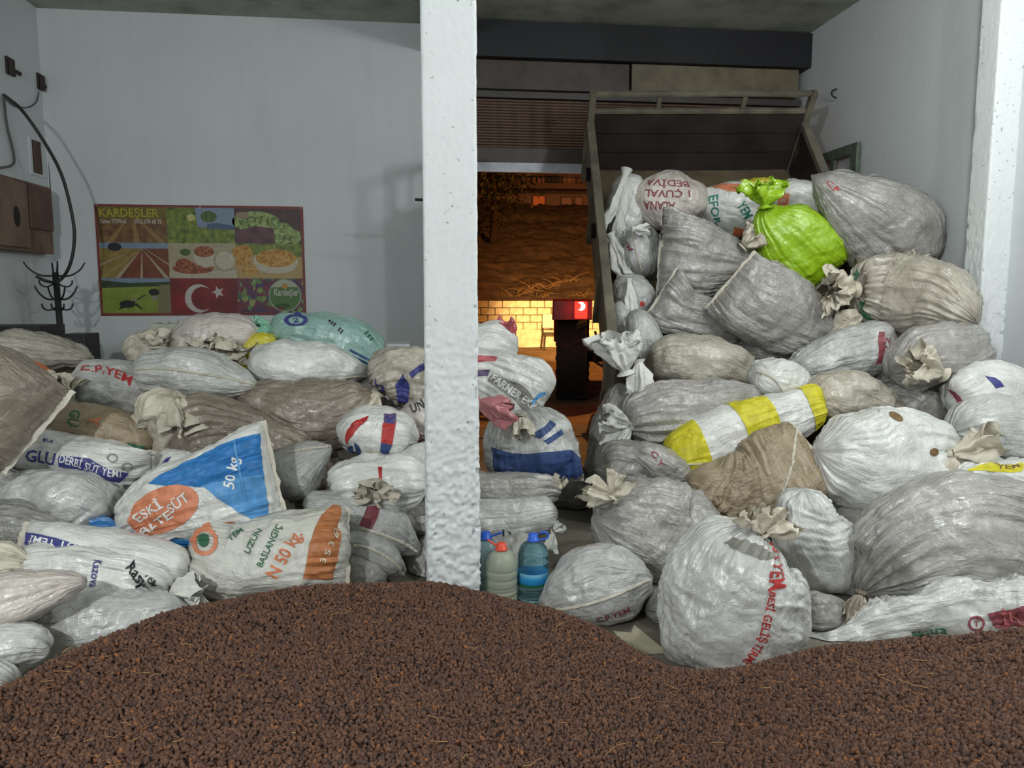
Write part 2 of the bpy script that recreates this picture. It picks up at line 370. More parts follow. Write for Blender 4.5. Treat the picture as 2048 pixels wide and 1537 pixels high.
cell(1, 0, [(full, t_leaf), ([(.45, .45), (1, .42), (1, 1), (.42, 1)], pc('sky', 150, 170, 200)), ([(.58, .42), (1, .38), (1, .5), (.75, .58), (.6, .55)], pc('hill', 92, 112, 150)), (ell(.62, .75, .12, .16), tex('ink_tree', [(.3, srgb(60, 90, 40)), (.7, srgb(110, 140, 60))], 30)), (ell(.36, .72, .06, .1), pc('sunlight', 226, 220, 150))])
cell(2, 0, [(full, t_wood), (ell(.32, .62, .36, .3), t_grape), (ell(.7, .3, .2, .32), t_grape), ([(0, 0), (.6, 0), (.58, .44), (.3, .5), (0, .34)], tex('ink_purple_cloth', [(.3, srgb(84, 48, 60)), (.7, srgb(126, 84, 92))], 10)), (ell(.9, .2, .1, .2), t_grape), (ell(.12, .8, .1, .1), pc('light_wood', 170, 150, 130))])
rows = [(full, tex('ink_red_soil', [(.3, srgb(120, 60, 36)), (.7, srgb(156, 84, 52))], 14)), ([(0, .84), (1, .84), (1, 1), (0, 1)], pc('sky', 150, 170, 200)), ([(0, 0), (.22, 0), (.6, .84), (0, .84)], tex('ink_straw', [(.3, srgb(150, 122, 50)), (.7, srgb(186, 160, 84))], 14)), (ell(.22, .88, .1, .12), pc('dark_tree', 40, 44, 60))]
for a, b2 in ((.0, .02), (.2, .27), (.57, .61), (.93, 1.0)): rows.append(([(a, 0), (b2, 0), (.62, .84), (.615, .84)], pc('pale_row', 206, 186, 160)))
rows += [([(0, .34), (0, .4), (.58, .84), (.57, .84)], pc('pale_row', 206, 186, 160)), ([(1, .36), (1, .41), (.66, .84), (.65, .84)], pc('pale_row', 206, 186, 160))]
cell(0, 1, rows)
bw = pc('bowl_white', 224, 214, 196)
cell(1, 1, [(full, pc('cream', 200, 188, 160)), ([(0, 0), (1, 0), (1, .22), (0, .2)], pc('cream2', 214, 204, 184)), (ell(.36, .28, .31, .16), t_raisin), (ell(.22, .42, .12, .14), t_raisin), ([(.36, .66), (.7, .68), (.68, .36), (.54, .3), (.4, .4)], bw), (ell(.53, .76, .15, .16), t_raisin), (ell(.83, .5, .165, .3), pc('bowl_rim', 190, 172, 140)), (ell(.835, .51, .145, .27), bw), (ell(.25, .74, .08, .1), pc('leaf_green', 90, 116, 60))])
cell(2, 1, [(full, pc('yellow_cream', 206, 176, 120)), ([(0, .7), (1, .62), (1, 1), (0, 1)], t_leaf), (ell(.1, .75, .16, .2), t_gold), (ell(.08, .45, .14, .12), t_gold), (ell(.2, .22, .12, .12), t_gold), (ell(.6, .5, .34, .3), bw), (ell(.6, .34, .3, .2), bw), (ell(.61, .58, .31, .26), t_gold)])
cell(0, 2, [(full, t_grass), ([(0, .82), (1, .86), (1, 1), (0, 1)], pc('sky', 150, 170, 200)), ([(0, .72), (1, .78), (1, .9), (.4, .86), (0, .94)], pc('tree_line', 62, 84, 52)), ([(.8, 0), (1, 0), (1, .82), (.84, .8)], pc('grey_road', 150, 140, 110)), (ell(.36, .26, .12, .11), pc('machine_black', 40, 40, 44)), ([(.22, .1), (.3, .14), (.4, .3), (.3, .3)], pc('machine_black', 40, 40, 44)), ([(.46, .32), (.64, .52), (.62, .53), (.44, .34)], pc('machine_black', 40, 40, 44)), ([(.46, .26), (.56, .1), (.58, .11), (.5, .28)], pc('machine_black', 40, 40, 44)), (ell(.76, .6, .08, .1), pc('machine_black', 40, 40, 44)), (ell(.76, .44, .05, .07), pc('person_pale', 170, 160, 150)), (ell(.46, .38, .05, .03), pc('person_pale', 170, 160, 150))])
fl = [(full, t_flag), (ell(.42, .42, .21, .41, 40), pc('flag_white', 226, 220, 220)), (ell(.475, .42, .17, .335, 40), t_flag)]
star = []
for k in range(10):
    r = .1 if k % 2 == 0 else .042; a = math.pi/2+k*math.pi/5+.3; star.append((.71+r*math.cos(a), .6+r*1.9*math.sin(a)))
fl.append((star, pc('flag_white', 226, 220, 220))); cell(1, 2, fl)
cell(2, 2, [(full, t_mix), (ell(.72, .5, .25, .47, 36), pc('badge_rim', 190, 200, 190)), (ell(.72, .5, .235, .44, 36), pc('badge_green', 96, 136, 76)), (ell(.72, .5, .235, .44, 20, math.radians(35), math.radians(152)), pc('badge_sky', 196, 204, 180)), (ell(.72, .78, .05, .07), pc('badge_sun', 214, 160, 80)), (ell(.68, .2, .12, .07), pc('badge_leaf', 56, 100, 44)), (ell(.66, .12, .06, .04), pc('badge_red', 130, 60, 30))])
def flat_text(body, x0, x1, z, h, y, mat, parent, name='lettering'):
    V, F = text_faces(body)
    return mesh_obj(name, [(x0+(x1-x0)*a, y, z+h*b) for a, b in V], F, mat, parent)
flat_text('KARDEŞLER', PX0+.045, PX0+.62, PZ1-.125, .085, WB-.0165, pc('yellow', 206, 190, 60), pos)
flat_text('Yaman TOPRAK', PX0+.045, PX0+.31, PZ1-.19, .042, WB-.0165, pc('white', 226, 224, 218), pos)
flat_text('0532 070 65 75', PX0+.38, PX0+.645, PZ1-.19, .042, WB-.0165, pc('white', 226, 224, 218), pos)
flat_text('Kardeşler', PX1-.32, PX1-.07, PZ0+.205, .075, WB-.0185, pc('white', 226, 224, 218), pos)
for x in (PX0+.02, (PX0+PX1)/2, PX1-.02):
    MB().lathe([(.0001, -.008), (.008, -.006), (.009, 0)], (x, WB-.012, PZ1-.012), 12, axis='y').build('pin', M_steel, pos)

# ------------------------------------------------------------------ left corner: board, vent, cables, coat rack, dark furniture
def atX(x, y, X): d = ray(x, y); return CAM+d*(X/d[0])
M_ply = simple('weathered_plywood', srgb(122, 98, 80), .65, noise_amt=.25, nscale=5)
p1 = atX(76, 376, WL); p0 = atX(76, 508, WL)
yb = p1[1]; zt, zb = p1[2]-.0, p0[2]
el = empty('plywood_fuse_box', (WL, yb-1.2, zb), 'weathered plywood fuse box with a dark hand hole on the left wall', 'fuse box')
MB().box(WL+.005, WL+.11, yb-1.2, yb-.01, zb, zt).build('body', M_ply, el)
bevel(MB().box(WL+.11, WL+.13, yb-1.18, yb-.50, zb+.03, zt-.03).build('door', simple('plywood_panel', srgb(126, 104, 88), .6, noise_amt=.2, nscale=4), el), .004)
bevel(MB().box(WL+.11, WL+.135, yb-.47, yb-.03, zb+.22, zt-.02).build('door', simple('red_brown_board', srgb(104, 76, 64), .6, noise_amt=.2, nscale=5), el), .004)
hb = MB(); hb.lathe([(.0001, .004), (.05, .004), (.055, 0)], (WL+.131, yb-.72, zb+.3), 20, axis='x'); [None for _ in ()]
hb.v = [(x, y, zb+.3+(z-zb-.3)*1.7) for x, y, z in hb.v]; hb.build('hand_hole', M_dark, el)
vp = atX(72, 315, WL)
vt = empty('wall_vent', (WL, vp[1], vp[2]-.2), 'small brown grated wall vent in a white frame on the left wall', 'vent')
vw = (atX(88, 315, WL)[1]-atX(60, 315, WL)[1])/2
for y0, y1, z0, z1 in ((-vw, vw, .155, .18), (-vw, vw, -.18, -.155), (-vw, -vw+.05, -.155, .155), (vw-.05, vw, -.155, .155)):
    MB().box(WL, WL+.012, vp[1]+y0, vp[1]+y1, vp[2]+z0, vp[2]+z1).build('frame', M_wall, vt)
MB().box(WL+.001, WL+.008, vp[1]-vw+.05, vp[1]+vw-.05, vp[2]-.155, vp[2]+.155).build('grate_back', simple('rust_brown', srgb(70, 52, 44), .8), vt)
for k in range(4): MB().box(WL+.008, WL+.02, vp[1]-vw+.08+k*(2*vw-.16)/3.3, vp[1]-vw+.10+k*(2*vw-.16)/3.3, vp[2]-.155, vp[2]+.155).build('bar', simple('rusty_bar', srgb(96, 78, 68), .7), vt)
for (x, y), lab in (((18, 133), 'dark broken junction box high on the left wall, nearer the front'), ((80, 165), 'dark broken junction box by the back corner of the left wall')):
    q = atX(x, y, WL); b = MB(); 
    b.box(WL, WL+.02, q[1]-.07, q[1]+.07, q[2]-.075, q[2]+.075); b.box(WL+.03, WL+.05, q[1]-.04, q[1]+.12, q[2]-.05, q[2]-.02); b.box(WL+.03, WL+.06, q[1]-.07, q[1]-.03, q[2]-.09, q[2]+.05)
    tag(b.build('junction_box', simple('sooty_plastic', srgb(58, 52, 48), .8), loc=q), lab, 'junction box')
def curve3(pts, n=60):
    pts = np.asarray(pts, float); k = len(pts); t = np.linspace(0, k-1, n); out = []
    for s in t:
        i = min(int(s), k-2); u = s-i; p0 = pts[max(i-1, 0)]; p1 = pts[i]; p2 = pts[i+1]; p3 = pts[min(i+2, k-1)]
        out.append(.5*((2*p1)+(-p0+p2)*u+(2*p0-5*p1+4*p2-p3)*u*u+(-p0+3*p1-3*p2+p3)*u**3))
    return np.array(out)
M_cable = simple('black_rubber', (.02, .02, .022), .5)
RY = 7.45
c = curve3([atX(8, 190, WL+.03), P(45, 222, 7.4), P(92, 290, 7.45), P(125, 355, 7.45), P(146, 440, RY), P(148, 490, RY), P(138, 535, RY), P(118, 562, RY), P(95, 563, RY-.1), P(72, 553, RY-.15)])
tag(MB().tube(c, .014).build('black_hose', M_cable, None, True, loc=c[-1]), 'thick black hose looping from the left wall down to the coat rack', 'hose')
for pts, r, lab in (([atX(8, 192, WL+.02), atX(30, 212, WL+.02), atX(55, 215, WL+.02), atX(72, 205, WL+.02), atX(78, 185, WL+.02)], .007, 'thin cable sagging between the two junction boxes on the left wall'),
                    ([atX(8, 195, WL+.02), atX(14, 250, WL+.02), atX(28, 310, WL+.02), atX(25, 330, WL+.02), atX(0, 336, WL+.02)], .01, 'dark cable bending down the left wall above the plywood box'),
                    ([atX(89, 190, WL+.015), atX(94, 260, WL+.015), atX(100, 360, WL+.015), atX(108, 470, WL+.015), atX(114, 560, WL+.015)], .009, 'straight grey cable run down the back left corner')):
    cc = curve3(pts, 30); tag(MB().tube(cc, r, 6).build('wall_cable', simple('grey_cable', srgb(90, 92, 92), .6), None, True, loc=cc[-1]), lab, 'cable')
q = atX(1674, 178, WR); hk = curve3([q, q+[-.05, 0, -.02], q+[-.06, -.02, -.07], q+[-.03, -.05, -.1]], 12)
tag(MB().tube(hk, .008, 6).build('wall_hook', M_cable, None, True, loc=q), 'small bent dark hook high on the right wall', 'hook')
# coat rack
rb = P(122, 700, RY); rt_ = P(110, 545, RY); rx, rz = (rb[0]+rt_[0])/2, rt_[2]
rk = empty('coat_rack', (rx, RY, 0), 'black metal coat rack with curled hooks standing in the back left corner', 'coat rack')
MB().tube([(rx+.03, RY, .05), (rx, RY, rz)], .027, 12).build('pole', M_cable, rk, True)
MB().lathe([(.001, .06), (.05, .055), (.18, .03), (.2, .0), (.001, 0)], (rx+.03, RY, 0), 24).build('base', M_cable, rk, True)
for lv, (zz, ln) in enumerate(((rz-.03, .24), (rz-.24, .18))):
    for k in range(4):
        a = k*math.pi/2+.5+lv*.3; d = np.array([math.cos(a), math.sin(a), 0])
        o3 = np.array([rx, RY, zz]); pts = curve3([o3, o3+d*ln*.45+[0, 0, .0], o3+d*ln*.8+[0, 0, .05], o3+d*ln+[0, 0, .12]], 12)
        MB().tube(pts, np.linspace(.011, .007, 12), 6).build('hook', M_cable, rk, True)
        pts = curve3([o3+[0, 0, -.06], o3+d*.07+[0, 0, -.1], o3+d*.12+[0, 0, -.08], o3+d*.13+[0, 0, -.04]], 10)
        MB().tube(pts, .008, 6).build('hook', M_cable, rk, True)
# black cabinet and black box in the corner, white heater, white panel
M_blk = simple('black_furniture', (.022, .022, .024), .45, bump=.1)
q = P(0, 652, 6.9); q2 = P(108, 650, 7.0)
cb = empty('black_cabinet', (q[0], 6.7, 0), 'low black open-fronted cabinet behind the left sacks', 'cabinet')
zc = q2[2]; MB().box(max(q[0]-.35, WL+.02), q2[0], 6.75, 7.2, zc-.04, zc).build('top', M_blk, cb); MB().box(q2[0]-.45, q2[0], 6.75, 7.2, .02, zc-.04).build('body', M_blk, cb); MB().box(WL+.02, WL+.06, 6.75, 7.2, .02, zc-.04).build('side', M_blk, cb); MB().box(WL+.06, q2[0]-.45, 7.16, 7.2, .02, zc-.04).build('back', M_blk, cb)
for k in range(3): MB().box(WL+.08+k*.12, WL+.08+k*.12+.1, 6.77, 6.80, zc-.24, zc-.10).build('drawer', simple('dark_grey_drawer', srgb(60, 62, 62), .5), cb)
q = P(128, 668, 7.0); q2 = P(180, 668, 7.0)
bx_ = empty('black_box', (q[0], 7.0, 0), 'upright black box beside the foot of the coat rack', 'box')
bevel(MB().box(q[0], q2[0], 6.9, 7.2, 0, q[2]).build('case', M_blk, bx_), .01); MB().box(q[0]+.02, q2[0]-.1, 6.885, 6.9, q[2]-.1, q[2]-.03).build('slot', simple('grey_slot', srgb(70, 72, 72), .5), bx_)
q = P(297, 648, 7.6); q2 = P(390, 645, 7.6)
ac = empty('white_heater', (q[0], 7.6, 0), 'cream white cabinet heater with a dark slot under the poster', 'heater')
M_cream = simple('cream_enamel', srgb(200, 200, 184), .4)
bevel(MB().box(q[0], q2[0]+.1, 7.6, 7.9, 0, q[2]).build('case', M_cream, ac), .015); MB().box(q[0]+.05, q2[0], 7.59, 7.6, q[2]-.085, q[2]-.06).build('slot', M_dark, ac); MB().box(q[0]+.05, q2[0], 7.59, 7.6, q[2]-.3, q[2]-.14).build('grille', simple('grey_grille', srgb(120, 122, 116), .5), ac)
for k in range(4): MB().box(q[0]+.1+k*.09, q[0]+.14+k*.09, 7.7, 7.75, q[2], q[2]+.02).build('knob', M_cream, ac)
q = P(735, 689, 7.2); q2 = P(820, 689, 7.2)
wf = empty('white_crate', (q[0], 7.2, 0), 'white rectangular panel box standing behind the teal sack', 'crate')
bevel(MB().box(q[0], q2[0], 7.2, 7.6, 0, q[2]).build('case', simple('white_plastic_panel', srgb(214, 220, 222), .4), wf), .015); MB().box(q[0]+.01, q2[0]-.01, 7.19, 7.2, q[2]-.06, q[2]-.05).build('lid_groove', simple('groove_grey', srgb(150, 152, 152), .5), wf)
# ================================================================== OUTSIDE THE DOOR
M_yard = tex('yard_dirt', [(.3, srgb(112, 88, 66)), (.7, srgb(160, 130, 98))], 3, 8, .85)
V = []; F = []; nx, ny = 50, 50
for i in range(ny+1):
    for j in range(nx+1):
        x = -14+30*j/nx; y = WB+.25+14.5*i/ny; V.append((x, y, -.02+float(fbm(x*.6, y*.6, 0, 3))*.03*min(1, (y-8.6))))
for i in range(ny):
    for j in range(nx): a = i*(nx+1)+j; F.append((a, a+1, a+nx+2, a+nx+1))
yd = mesh_obj('ground_yard', V, F, M_yard, None, True); yd['kind'] = 'structure'
slab('trim_4', .42, WR, WB-.35, WB+.3, -.03, .012, simple('threshold_concrete', srgb(120, 112, 100), .8))['label'] = 'concrete threshold under the door'
# block wall across the yard
WY = 21.6
wl = empty('wall_yard', (3, WY, 0), 'pale concrete block wall across the yard, lit orange', None, None, 'structure')
M_block = tex('whitewashed_block', [(.3, srgb(190, 176, 150)), (.7, srgb(226, 216, 196))], 7, 6, .85)
M_mort = simple('dark_mortar', srgb(96, 82, 66), .9)
MB().box(-6, 12, WY+.02, WY+.2, 0, 1.30).build('mortar_core', M_mort, wl)
b = MB(); X = np.linspace(-6, 12, 90); Zs = np.linspace(0, .50, 8); 
V = [(x, WY-.02+float(fbm(x*2, z*3, 1, 3))*.03-(.03 if z < .1 else 0), z+(float(noise(x*2.2, 3, 5))*.03 if z > .45 else 0)) for z in Zs for x in X]
F = [(i*90+j, i*90+j+1, (i+1)*90+j+1, (i+1)*90+j) for i in range(7) for j in range(89)]
mesh_obj('plaster_base', V, F, M_block, wl, True)
bme = None
for r in range(4):
    for k in range(30):
        x = -2.3+k*.40+(.2 if r % 2 else 0)+random.uniform(-.008, .008); z = .51+r*.205
        if r == 3 and random.random() < .12: continue
        if bme is None: o = bevel(MB().box(0, .385, 0, .1, 0, .188).build('block', M_block), .012, 1); bme = o.data; 
        else: o = bpy.data.objects.new('block', bme); COL.objects.link(o); bevel(o, .012, 1)
        o.parent = wl; o.location = Vector((x, WY-.03+random.uniform(-.012, .012), z))-Vector(wl['org'])
# earth bank above the wall
M_bank = tex('dry_earth_bank', [(.3, srgb(60, 46, 36)), (.6, srgb(98, 76, 58)), (.8, srgb(122, 98, 74))], 2.2, 8, .95)
V = []; F = []; nx, ny = 160, 80
for i in range(ny+1):
    for j in range(nx+1):
        t = i/ny; x = -12+34*j/nx; y = WY+.1+16*t
        V.append((x, y, 1.28+4.6*t**1.1+float(fbm(x*.8, y*.8, 2, 4))*.22*min(1, t*5)+float(fbm(x*5, y*5, 2, 3))*.16*min(1, t*8)))
for i in range(ny):
    for j in range(nx): a = i*(nx+1)+j; F.append((a, a+1, a+nx+2, a+nx+1))
bk = mesh_obj('ground_bank', V, F, M_bank, None, True); bk['kind'] = 'structure'
# dry brush lying on the bank
M_twig = simple('dry_twig', srgb(120, 92, 62), .8)
for k, (px, py) in enumerate(((1050, 583), (1075, 575), (1105, 570), (1135, 560), (1160, 590), (1090, 592), (1020, 590))):
    base = P(px, py, WY+.6+random.uniform(0, .4)); b = MB()
    for t in range(9):
        a = random.uniform(0, 6.28); L = random.uniform(.25, .75); d = np.array([math.cos(a), math.sin(a)*.5, random.uniform(-.05, .5)])
        s = base+np.array([random.uniform(-.3, .3), random.uniform(-.2, .2), -.05]); b.tube(curve3([s, s+d*L*.5+[0, 0, .06], s+d*L], 5), np.linspace(.014, .004, 5), 4)
    labs = ['dry brush on the bank, left of the tractor lamp', 'tangle of dry twigs on the bank above the block wall', 'dry thorn branches on the bank above the chair', 'highest clump of dry twigs on the dark bank', 'dry twigs on the bank right above the tail lamp', 'low dry twigs along the wall top beside the lit blocks', 'leftmost clump of dry twigs on the bank beside the pillar']
    tag(b.build('dry_brush', M_twig, None, loc=base, fix=False), labs[k], 'brush')
# house on the bank, dark, with windows
HY = 38.0
hs = empty('house', (6, HY, 4), 'dark two-storey house behind the bank with dim windows', 'house')
M_house = simple('house_plaster', srgb(120, 92, 86), .85, noise_amt=.1, nscale=1)
h0 = P(1020, 430, HY); h1 = P(1020, 300, HY)
MB().box(1.2, 16, HY, HY+6, 3, h1[2]+1.5).build('wall', M_house, hs)
M_pane = simple('dark_window_pane', srgb(40, 34, 46), .7); M_wood2 = simple('window_curtain_mauve', srgb(150, 112, 112), .7)
def hwin(x0, y0, x1, y1, mat, nm='window'):
    a = P(x0, y1, HY); c2 = P(x1, y0, HY)
    f = MB().box(a[0]-.06, c2[0]+.06, HY-.05, HY, a[2]-.06, c2[2]+.06).build(nm, simple('window_frame_brown', srgb(80, 60, 56), .7), hs)
    f['org'] = hs['org']; MB().box(a[0], c2[0], HY-.065, HY-.05, a[2], c2[2]).build('pane', mat, f)
M_lit = simple('lit_window', srgb(190, 90, 40), .6, emit=srgb(196, 92, 42), es=.16)
hwin(1066, 393, 1089, 411, M_lit); hwin(1066, 354, 1088, 368, M_wood2); hwin(1092, 352, 1118, 368, M_pane); hwin(1127, 352, 1148, 369, M_wood2); hwin(1123, 396, 1142, 414, M_wood2); hwin(1150, 396, 1163, 414, M_wood2)
MB().box(1.2, 16, HY-.9, HY, P(1100, 382, HY)[2], P(1100, 372, HY)[2]).build('balcony', simple('balcony_slab', srgb(110, 84, 76), .8), hs)
b = MB()
for k in range(60): b.box(1.3+k*.24, 1.33+k*.24, HY-.88, HY-.85, P(1100, 372, HY)[2], P(1100, 372, HY)[2]+.5)
b.box(1.2, 16, HY-.89, HY-.84, P(1100, 372, HY)[2]+.5, P(1100, 372, HY)[2]+.55); b.build('railing', simple('railing_dark', srgb(50, 42, 40), .6), hs)
MB().add([(1.0, HY-.6, h1[2]+1.5), (16.4, HY-.6, h1[2]+1.5), (16.4, HY+6.4, h1[2]+1.5), (1.0, HY+6.4, h1[2]+1.5), (3.5, HY+3, h1[2]+3), (13.5, HY+3, h1[2]+3)], [(0, 1, 5, 4), (1, 2, 5), (2, 3, 4, 5), (3, 0, 4), (3, 2, 1, 0)]).build('roof', simple('roof_tile', srgb(110, 62, 50), .8), hs)
# tree beside the house
tr = empty('tree', P(985, 430, 30), 'dark leafy tree on the bank beside the pillar', 'tree'); tb = P(985, 440, 30)
MB().tube(curve3([tb-[0, 0, 1], tb+[.1, 0, .6], tb+[0, 0, 1.6], tb+[-.2, 0, 2.6]], 10), np.linspace(.16, .06, 10), 8).build('trunk', simple('bark', srgb(70, 52, 42), .9), tr)
b = MB(); lm = [simple('leaf_green_dark', srgb(66, 74, 44), .7), simple('leaf_olive', srgb(104, 96, 56), .7)]
for k in range(2600):
    c3 = tb+[0, 0, 1.9]+RNG.normal(0, 1, 3)*[.75, .6, .85]; s = random.uniform(.05, .12); a = RNG.normal(0, 1, 3); a /= np.linalg.norm(a); e = np.cross(a, [.3, .5, .8]); e /= np.linalg.norm(e)
    b.add([c3-a*s, c3+e*s*.5, c3+a*s, c3-e*s*.5], [(0, 1, 2, 3)], k % 2)
fo = b.build('foliage', lm, tr, fix=False); fo['kind'] = 'stuff'
# plastic chair by the wall
ch0 = P(1104, 694, 20.6); ch0[2] = 0; chx, chy = ch0[0], ch0[1]
cr = empty('garden_chair', (chx, chy, 0), 'white plastic garden chair with dark legs by the lit block wall', 'chair')
M_cw = simple('white_chair_plastic', srgb(214, 206, 190), .5); M_cl = simple('dark_chair_leg', srgb(52, 42, 36), .6)
bevel(MB().box(chx-.24, chx+.24, chy-.24, chy+.24, .42, .46).build('seat', M_cl, cr)); bevel(MB().box(chx-.23, chx+.23, chy+.2, chy+.24, .58, .96).build('backrest', M_cw, cr))
for sx in (-1, 1):
    MB().tube([(chx+sx*.22, chy+.22, .44), (chx+sx*.22, chy+.24, .7)], .025, 6).build('back_post', M_cl, cr)
    for sy in (-1, 1): MB().tube([(chx+sx*.22, chy+sy*.21, .43), (chx+sx*.26, chy+sy*.25, 0)], .025, 6).build('leg', M_cl, cr)

# ------------------------------------------------------------------ tractor seen from behind
TX, TY = 3.03, 10.75; TRZ = math.radians(-11)
tc_ = empty('tractor', (TX, TY, 0), 'dark farm tractor seen from behind with one red tail lamp lit', 'tractor')
M_tyre = simple('tyre_rubber', (.016, .015, .014), .75, bump=.3); M_tred = simple('tractor_red_paint', srgb(120, 34, 26), .4, noise_amt=.15); M_rim = simple('rim_paint', srgb(130, 120, 100), .5)
def wheel(x, y, r, wd, par, lugs):
    b = MB(); prof = [(r*.55, -wd*.42), (r*.8, -wd*.5), (r*.95, -wd*.46), (r*.97, -wd*.2), (r*.975, 0), (r*.97, wd*.2), (r*.95, wd*.46), (r*.8, wd*.5), (r*.55, wd*.42)]
    b.lathe(prof, (x, y, r), 48, axis='x')
    for k in range(lugs):
        for s in (-1, 1):
            a = 2*math.pi*(k+(0.5 if s > 0 else 0))/lugs
            V = []
            for (wx, da) in ((s*wd*.52, .0), (s*wd*.04, .16)):
                for dd in (-.05, .05):
                    for rr in (r*.93, r*1.0):
                        t = a+da+dd; V.append((x+wx, y+rr*math.cos(t), r+rr*math.sin(t)))
            b.add(V, [(0, 1, 3, 2), (4, 6, 7, 5), (0, 4, 5, 1), (2, 3, 7, 6), (1, 5, 7, 3), (0, 2, 6, 4)])
    t = b.build('tyre', M_tyre, par); t['org'] = par['org']
    MB().lathe([(.001, 0), (r*.2, .02), (r*.25, -.02), (r*.5, -wd*.25), (r*.56, -wd*.4)], (x, y, r), 28, axis='x').build('rim', M_rim, t)
for s in (-1, 1): wheel(TX+s*.88, TY, .66, .42, tc_, 20)
for s in (-1, 1): wheel(TX+s*.7, TY+2.3, .42, .26, tc_, 14)
for s in (-1, 1):   # mudguards: arched plate plus outer cheek
    x0, x1 = TX+s*.88-.27, TX+s*.88+.27; b = MB(); n = 15; V = []
    for k in range(n):
        a = math.radians(42+k*128/(n-1)); yy = TY-.78*math.cos(a); zz = .66+.80*math.sin(a)
        V += [(x0, yy, zz), (x1, yy, zz), (x0, TY-.75*math.cos(a), .66+.77*math.sin(a)), (x1, TY-.75*math.cos(a), .66+.77*math.sin(a))]
    F = []
    for k in range(n-1):
        a = 4*k; F += [(a, a+1, a+5, a+4), (a+2, a+6, a+7, a+3), (a, a+4, a+6, a+2), (a+1, a+3, a+7, a+5)]
    b.add(V, F+[(0, 2, 3, 1), (4*n-4, 4*n-3, 4*n-1, 4*n-2)]).build('mudguard', M_tred, tc_)
    bevel(MB().box(x0+.02, x1+.06*s*0, TY-.74, TY-.70, 1.18, 1.44).build('lamp_plate', M_tred, tc_))
    lx = TX+s*.88+(.12 if s < 0 else -.12)
    M_tl = simple('tail_lamp_red', (.5, .01, .008), .25, emit=(1, .03, .015), es=(1.8 if s < 0 else .0))
    if s > 0: M_tl = simple('tail_lamp_off', (.3, .01, .008), .25)
    tl = bevel(MB().box(lx-.085, lx+.085, TY-.79, TY-.74, 1.2, 1.43).build('tail_lamp', M_tl, tc_), .012); tl['org'] = tc_['org']
    if s < 0:
        cres = []
        for k in range(17): a = -math.pi*.62+k*math.pi*1.24/16; cres.append((lx+.055*math.cos(a), TY-.795, 1.365+.055*math.sin(a)))
        for k in range(13): a = math.pi*.62-k*math.pi*1.24/12; cres.append((lx-.03+.035*math.cos(a)*.9, TY-.795, 1.365+.045*math.sin(a)))
        mesh_obj('lit_bulb', cres, [tuple(range(len(cres)))], simple('lamp_bulb_white', (1, .8, .7), .3, emit=(1, .86, .78), es=9), tl)
lamp('tail_lamp_light', (TX-.76*math.cos(TRZ)+.86*math.sin(TRZ), TY-.76*math.sin(TRZ)-.86*math.cos(TRZ), 1.33), 2.4, (1, .03, .02), .04)
bevel(MB().box(TX-.28, TX+.28, TY-.35, TY+1.0, .45, .95).build('gearbox', M_tyre, tc_), .03); bevel(MB().box(TX-.3, TX+.3, TY+.9, TY+2.7, .6, 1.45).build('bonnet', M_tred, tc_), .06)
MB().tube([(TX-.8, TY, .66), (TX+.8, TY, .66)], .11, 12).build('axle', M_tyre, tc_); MB().tube([(TX-.7, TY+2.3, .42), (TX+.7, TY+2.3, .42)], .06, 10).build('axle', M_tyre, tc_)
bevel(MB().box(TX-.25, TX+.25, TY-.3, TY+.2, 1.1, 1.22).build('seat', M_tyre, tc_), .03); bevel(MB().box(TX-.25, TX+.25, TY-.36, TY-.28, 1.2, 1.6).build('seat_back', M_tyre, tc_), .03)
MB().tube([(TX+.19*math.cos(a*math.pi/8), TY+.75+.05*math.sin(a*math.pi/8), 1.5+.19*math.sin(a*math.pi/8)) for a in range(17)], .014, 6).build('steering_wheel', M_tyre, tc_)
for s in (-1, 1): MB().tube([(TX+s*.35, TY-.2, .55), (TX+s*.38, TY-.6, .42), (TX+s*.4, TY-.95, .4)], .03, 8).build('lower_link', M_tyre, tc_)
MB().tube([(TX, TY-.3, .9), (TX, TY-.9, .55)], .03, 8).build('top_link', M_tyre, tc_)
b = MB(); b.tube([(TX-.55, TY-.25, 1.0), (TX-.5, TY-.45, .8), (TX-.58, TY-.6, .62), (TX-.45, TY-.75, .55)], .02, 6); b.build('hydraulic_hose', M_tyre, tc_, True)

tc_.rotation_euler.z = TRZ
# ------------------------------------------------------------------ tipped trailer
BT = math.radians(44.85); TYW = math.radians(-7.15)
hb_c = P(1400, 336, 7.72); T0 = np.array([2.73, 7.77, 2.78])
ex = np.array([math.cos(TYW), math.sin(TYW), 0]); fwd = np.array([math.sin(TYW), -math.cos(TYW), 0])
ed = fwd*math.cos(BT)+np.array([0, 0, -math.sin(BT)]); en = fwd*math.sin(BT)+np.array([0, 0, math.cos(BT)])
FR = (T0, ex, ed, en)
trl = empty('farm_trailer', (T0[0], 6.4, 0), 'tipped brown farm trailer with its raised bed full of sacks', 'trailer')
M_tb = simple('trailer_brown_paint', srgb(52, 44, 40), .6, noise_amt=.3, nscale=3); M_tf = simple('trailer_frame_grey', srgb(112, 106, 92), .55, noise_amt=.25, nscale=6)
M_bed = simple('trailer_bed_ochre', srgb(104, 92, 72), .65, noise_amt=.25, nscale=4)
W2 = 1.03; BL = 3.0
MB().box(-W2, W2, 0, BL, -.06, 0, fr=FR).build('bed', M_bed, trl)
for k in range(3): MB().box(-W2+.004, W2-.004, -.035, .0, .01+k*.212, .212*(k+1)-.004, fr=FR).build('headboard_plank', M_tb, trl)
for x in (-W2-.03, W2-.03): bevel(MB().box(x, x+.06, -.06, .02, -.06, .86, fr=FR).build('headboard_post', M_tf, trl))
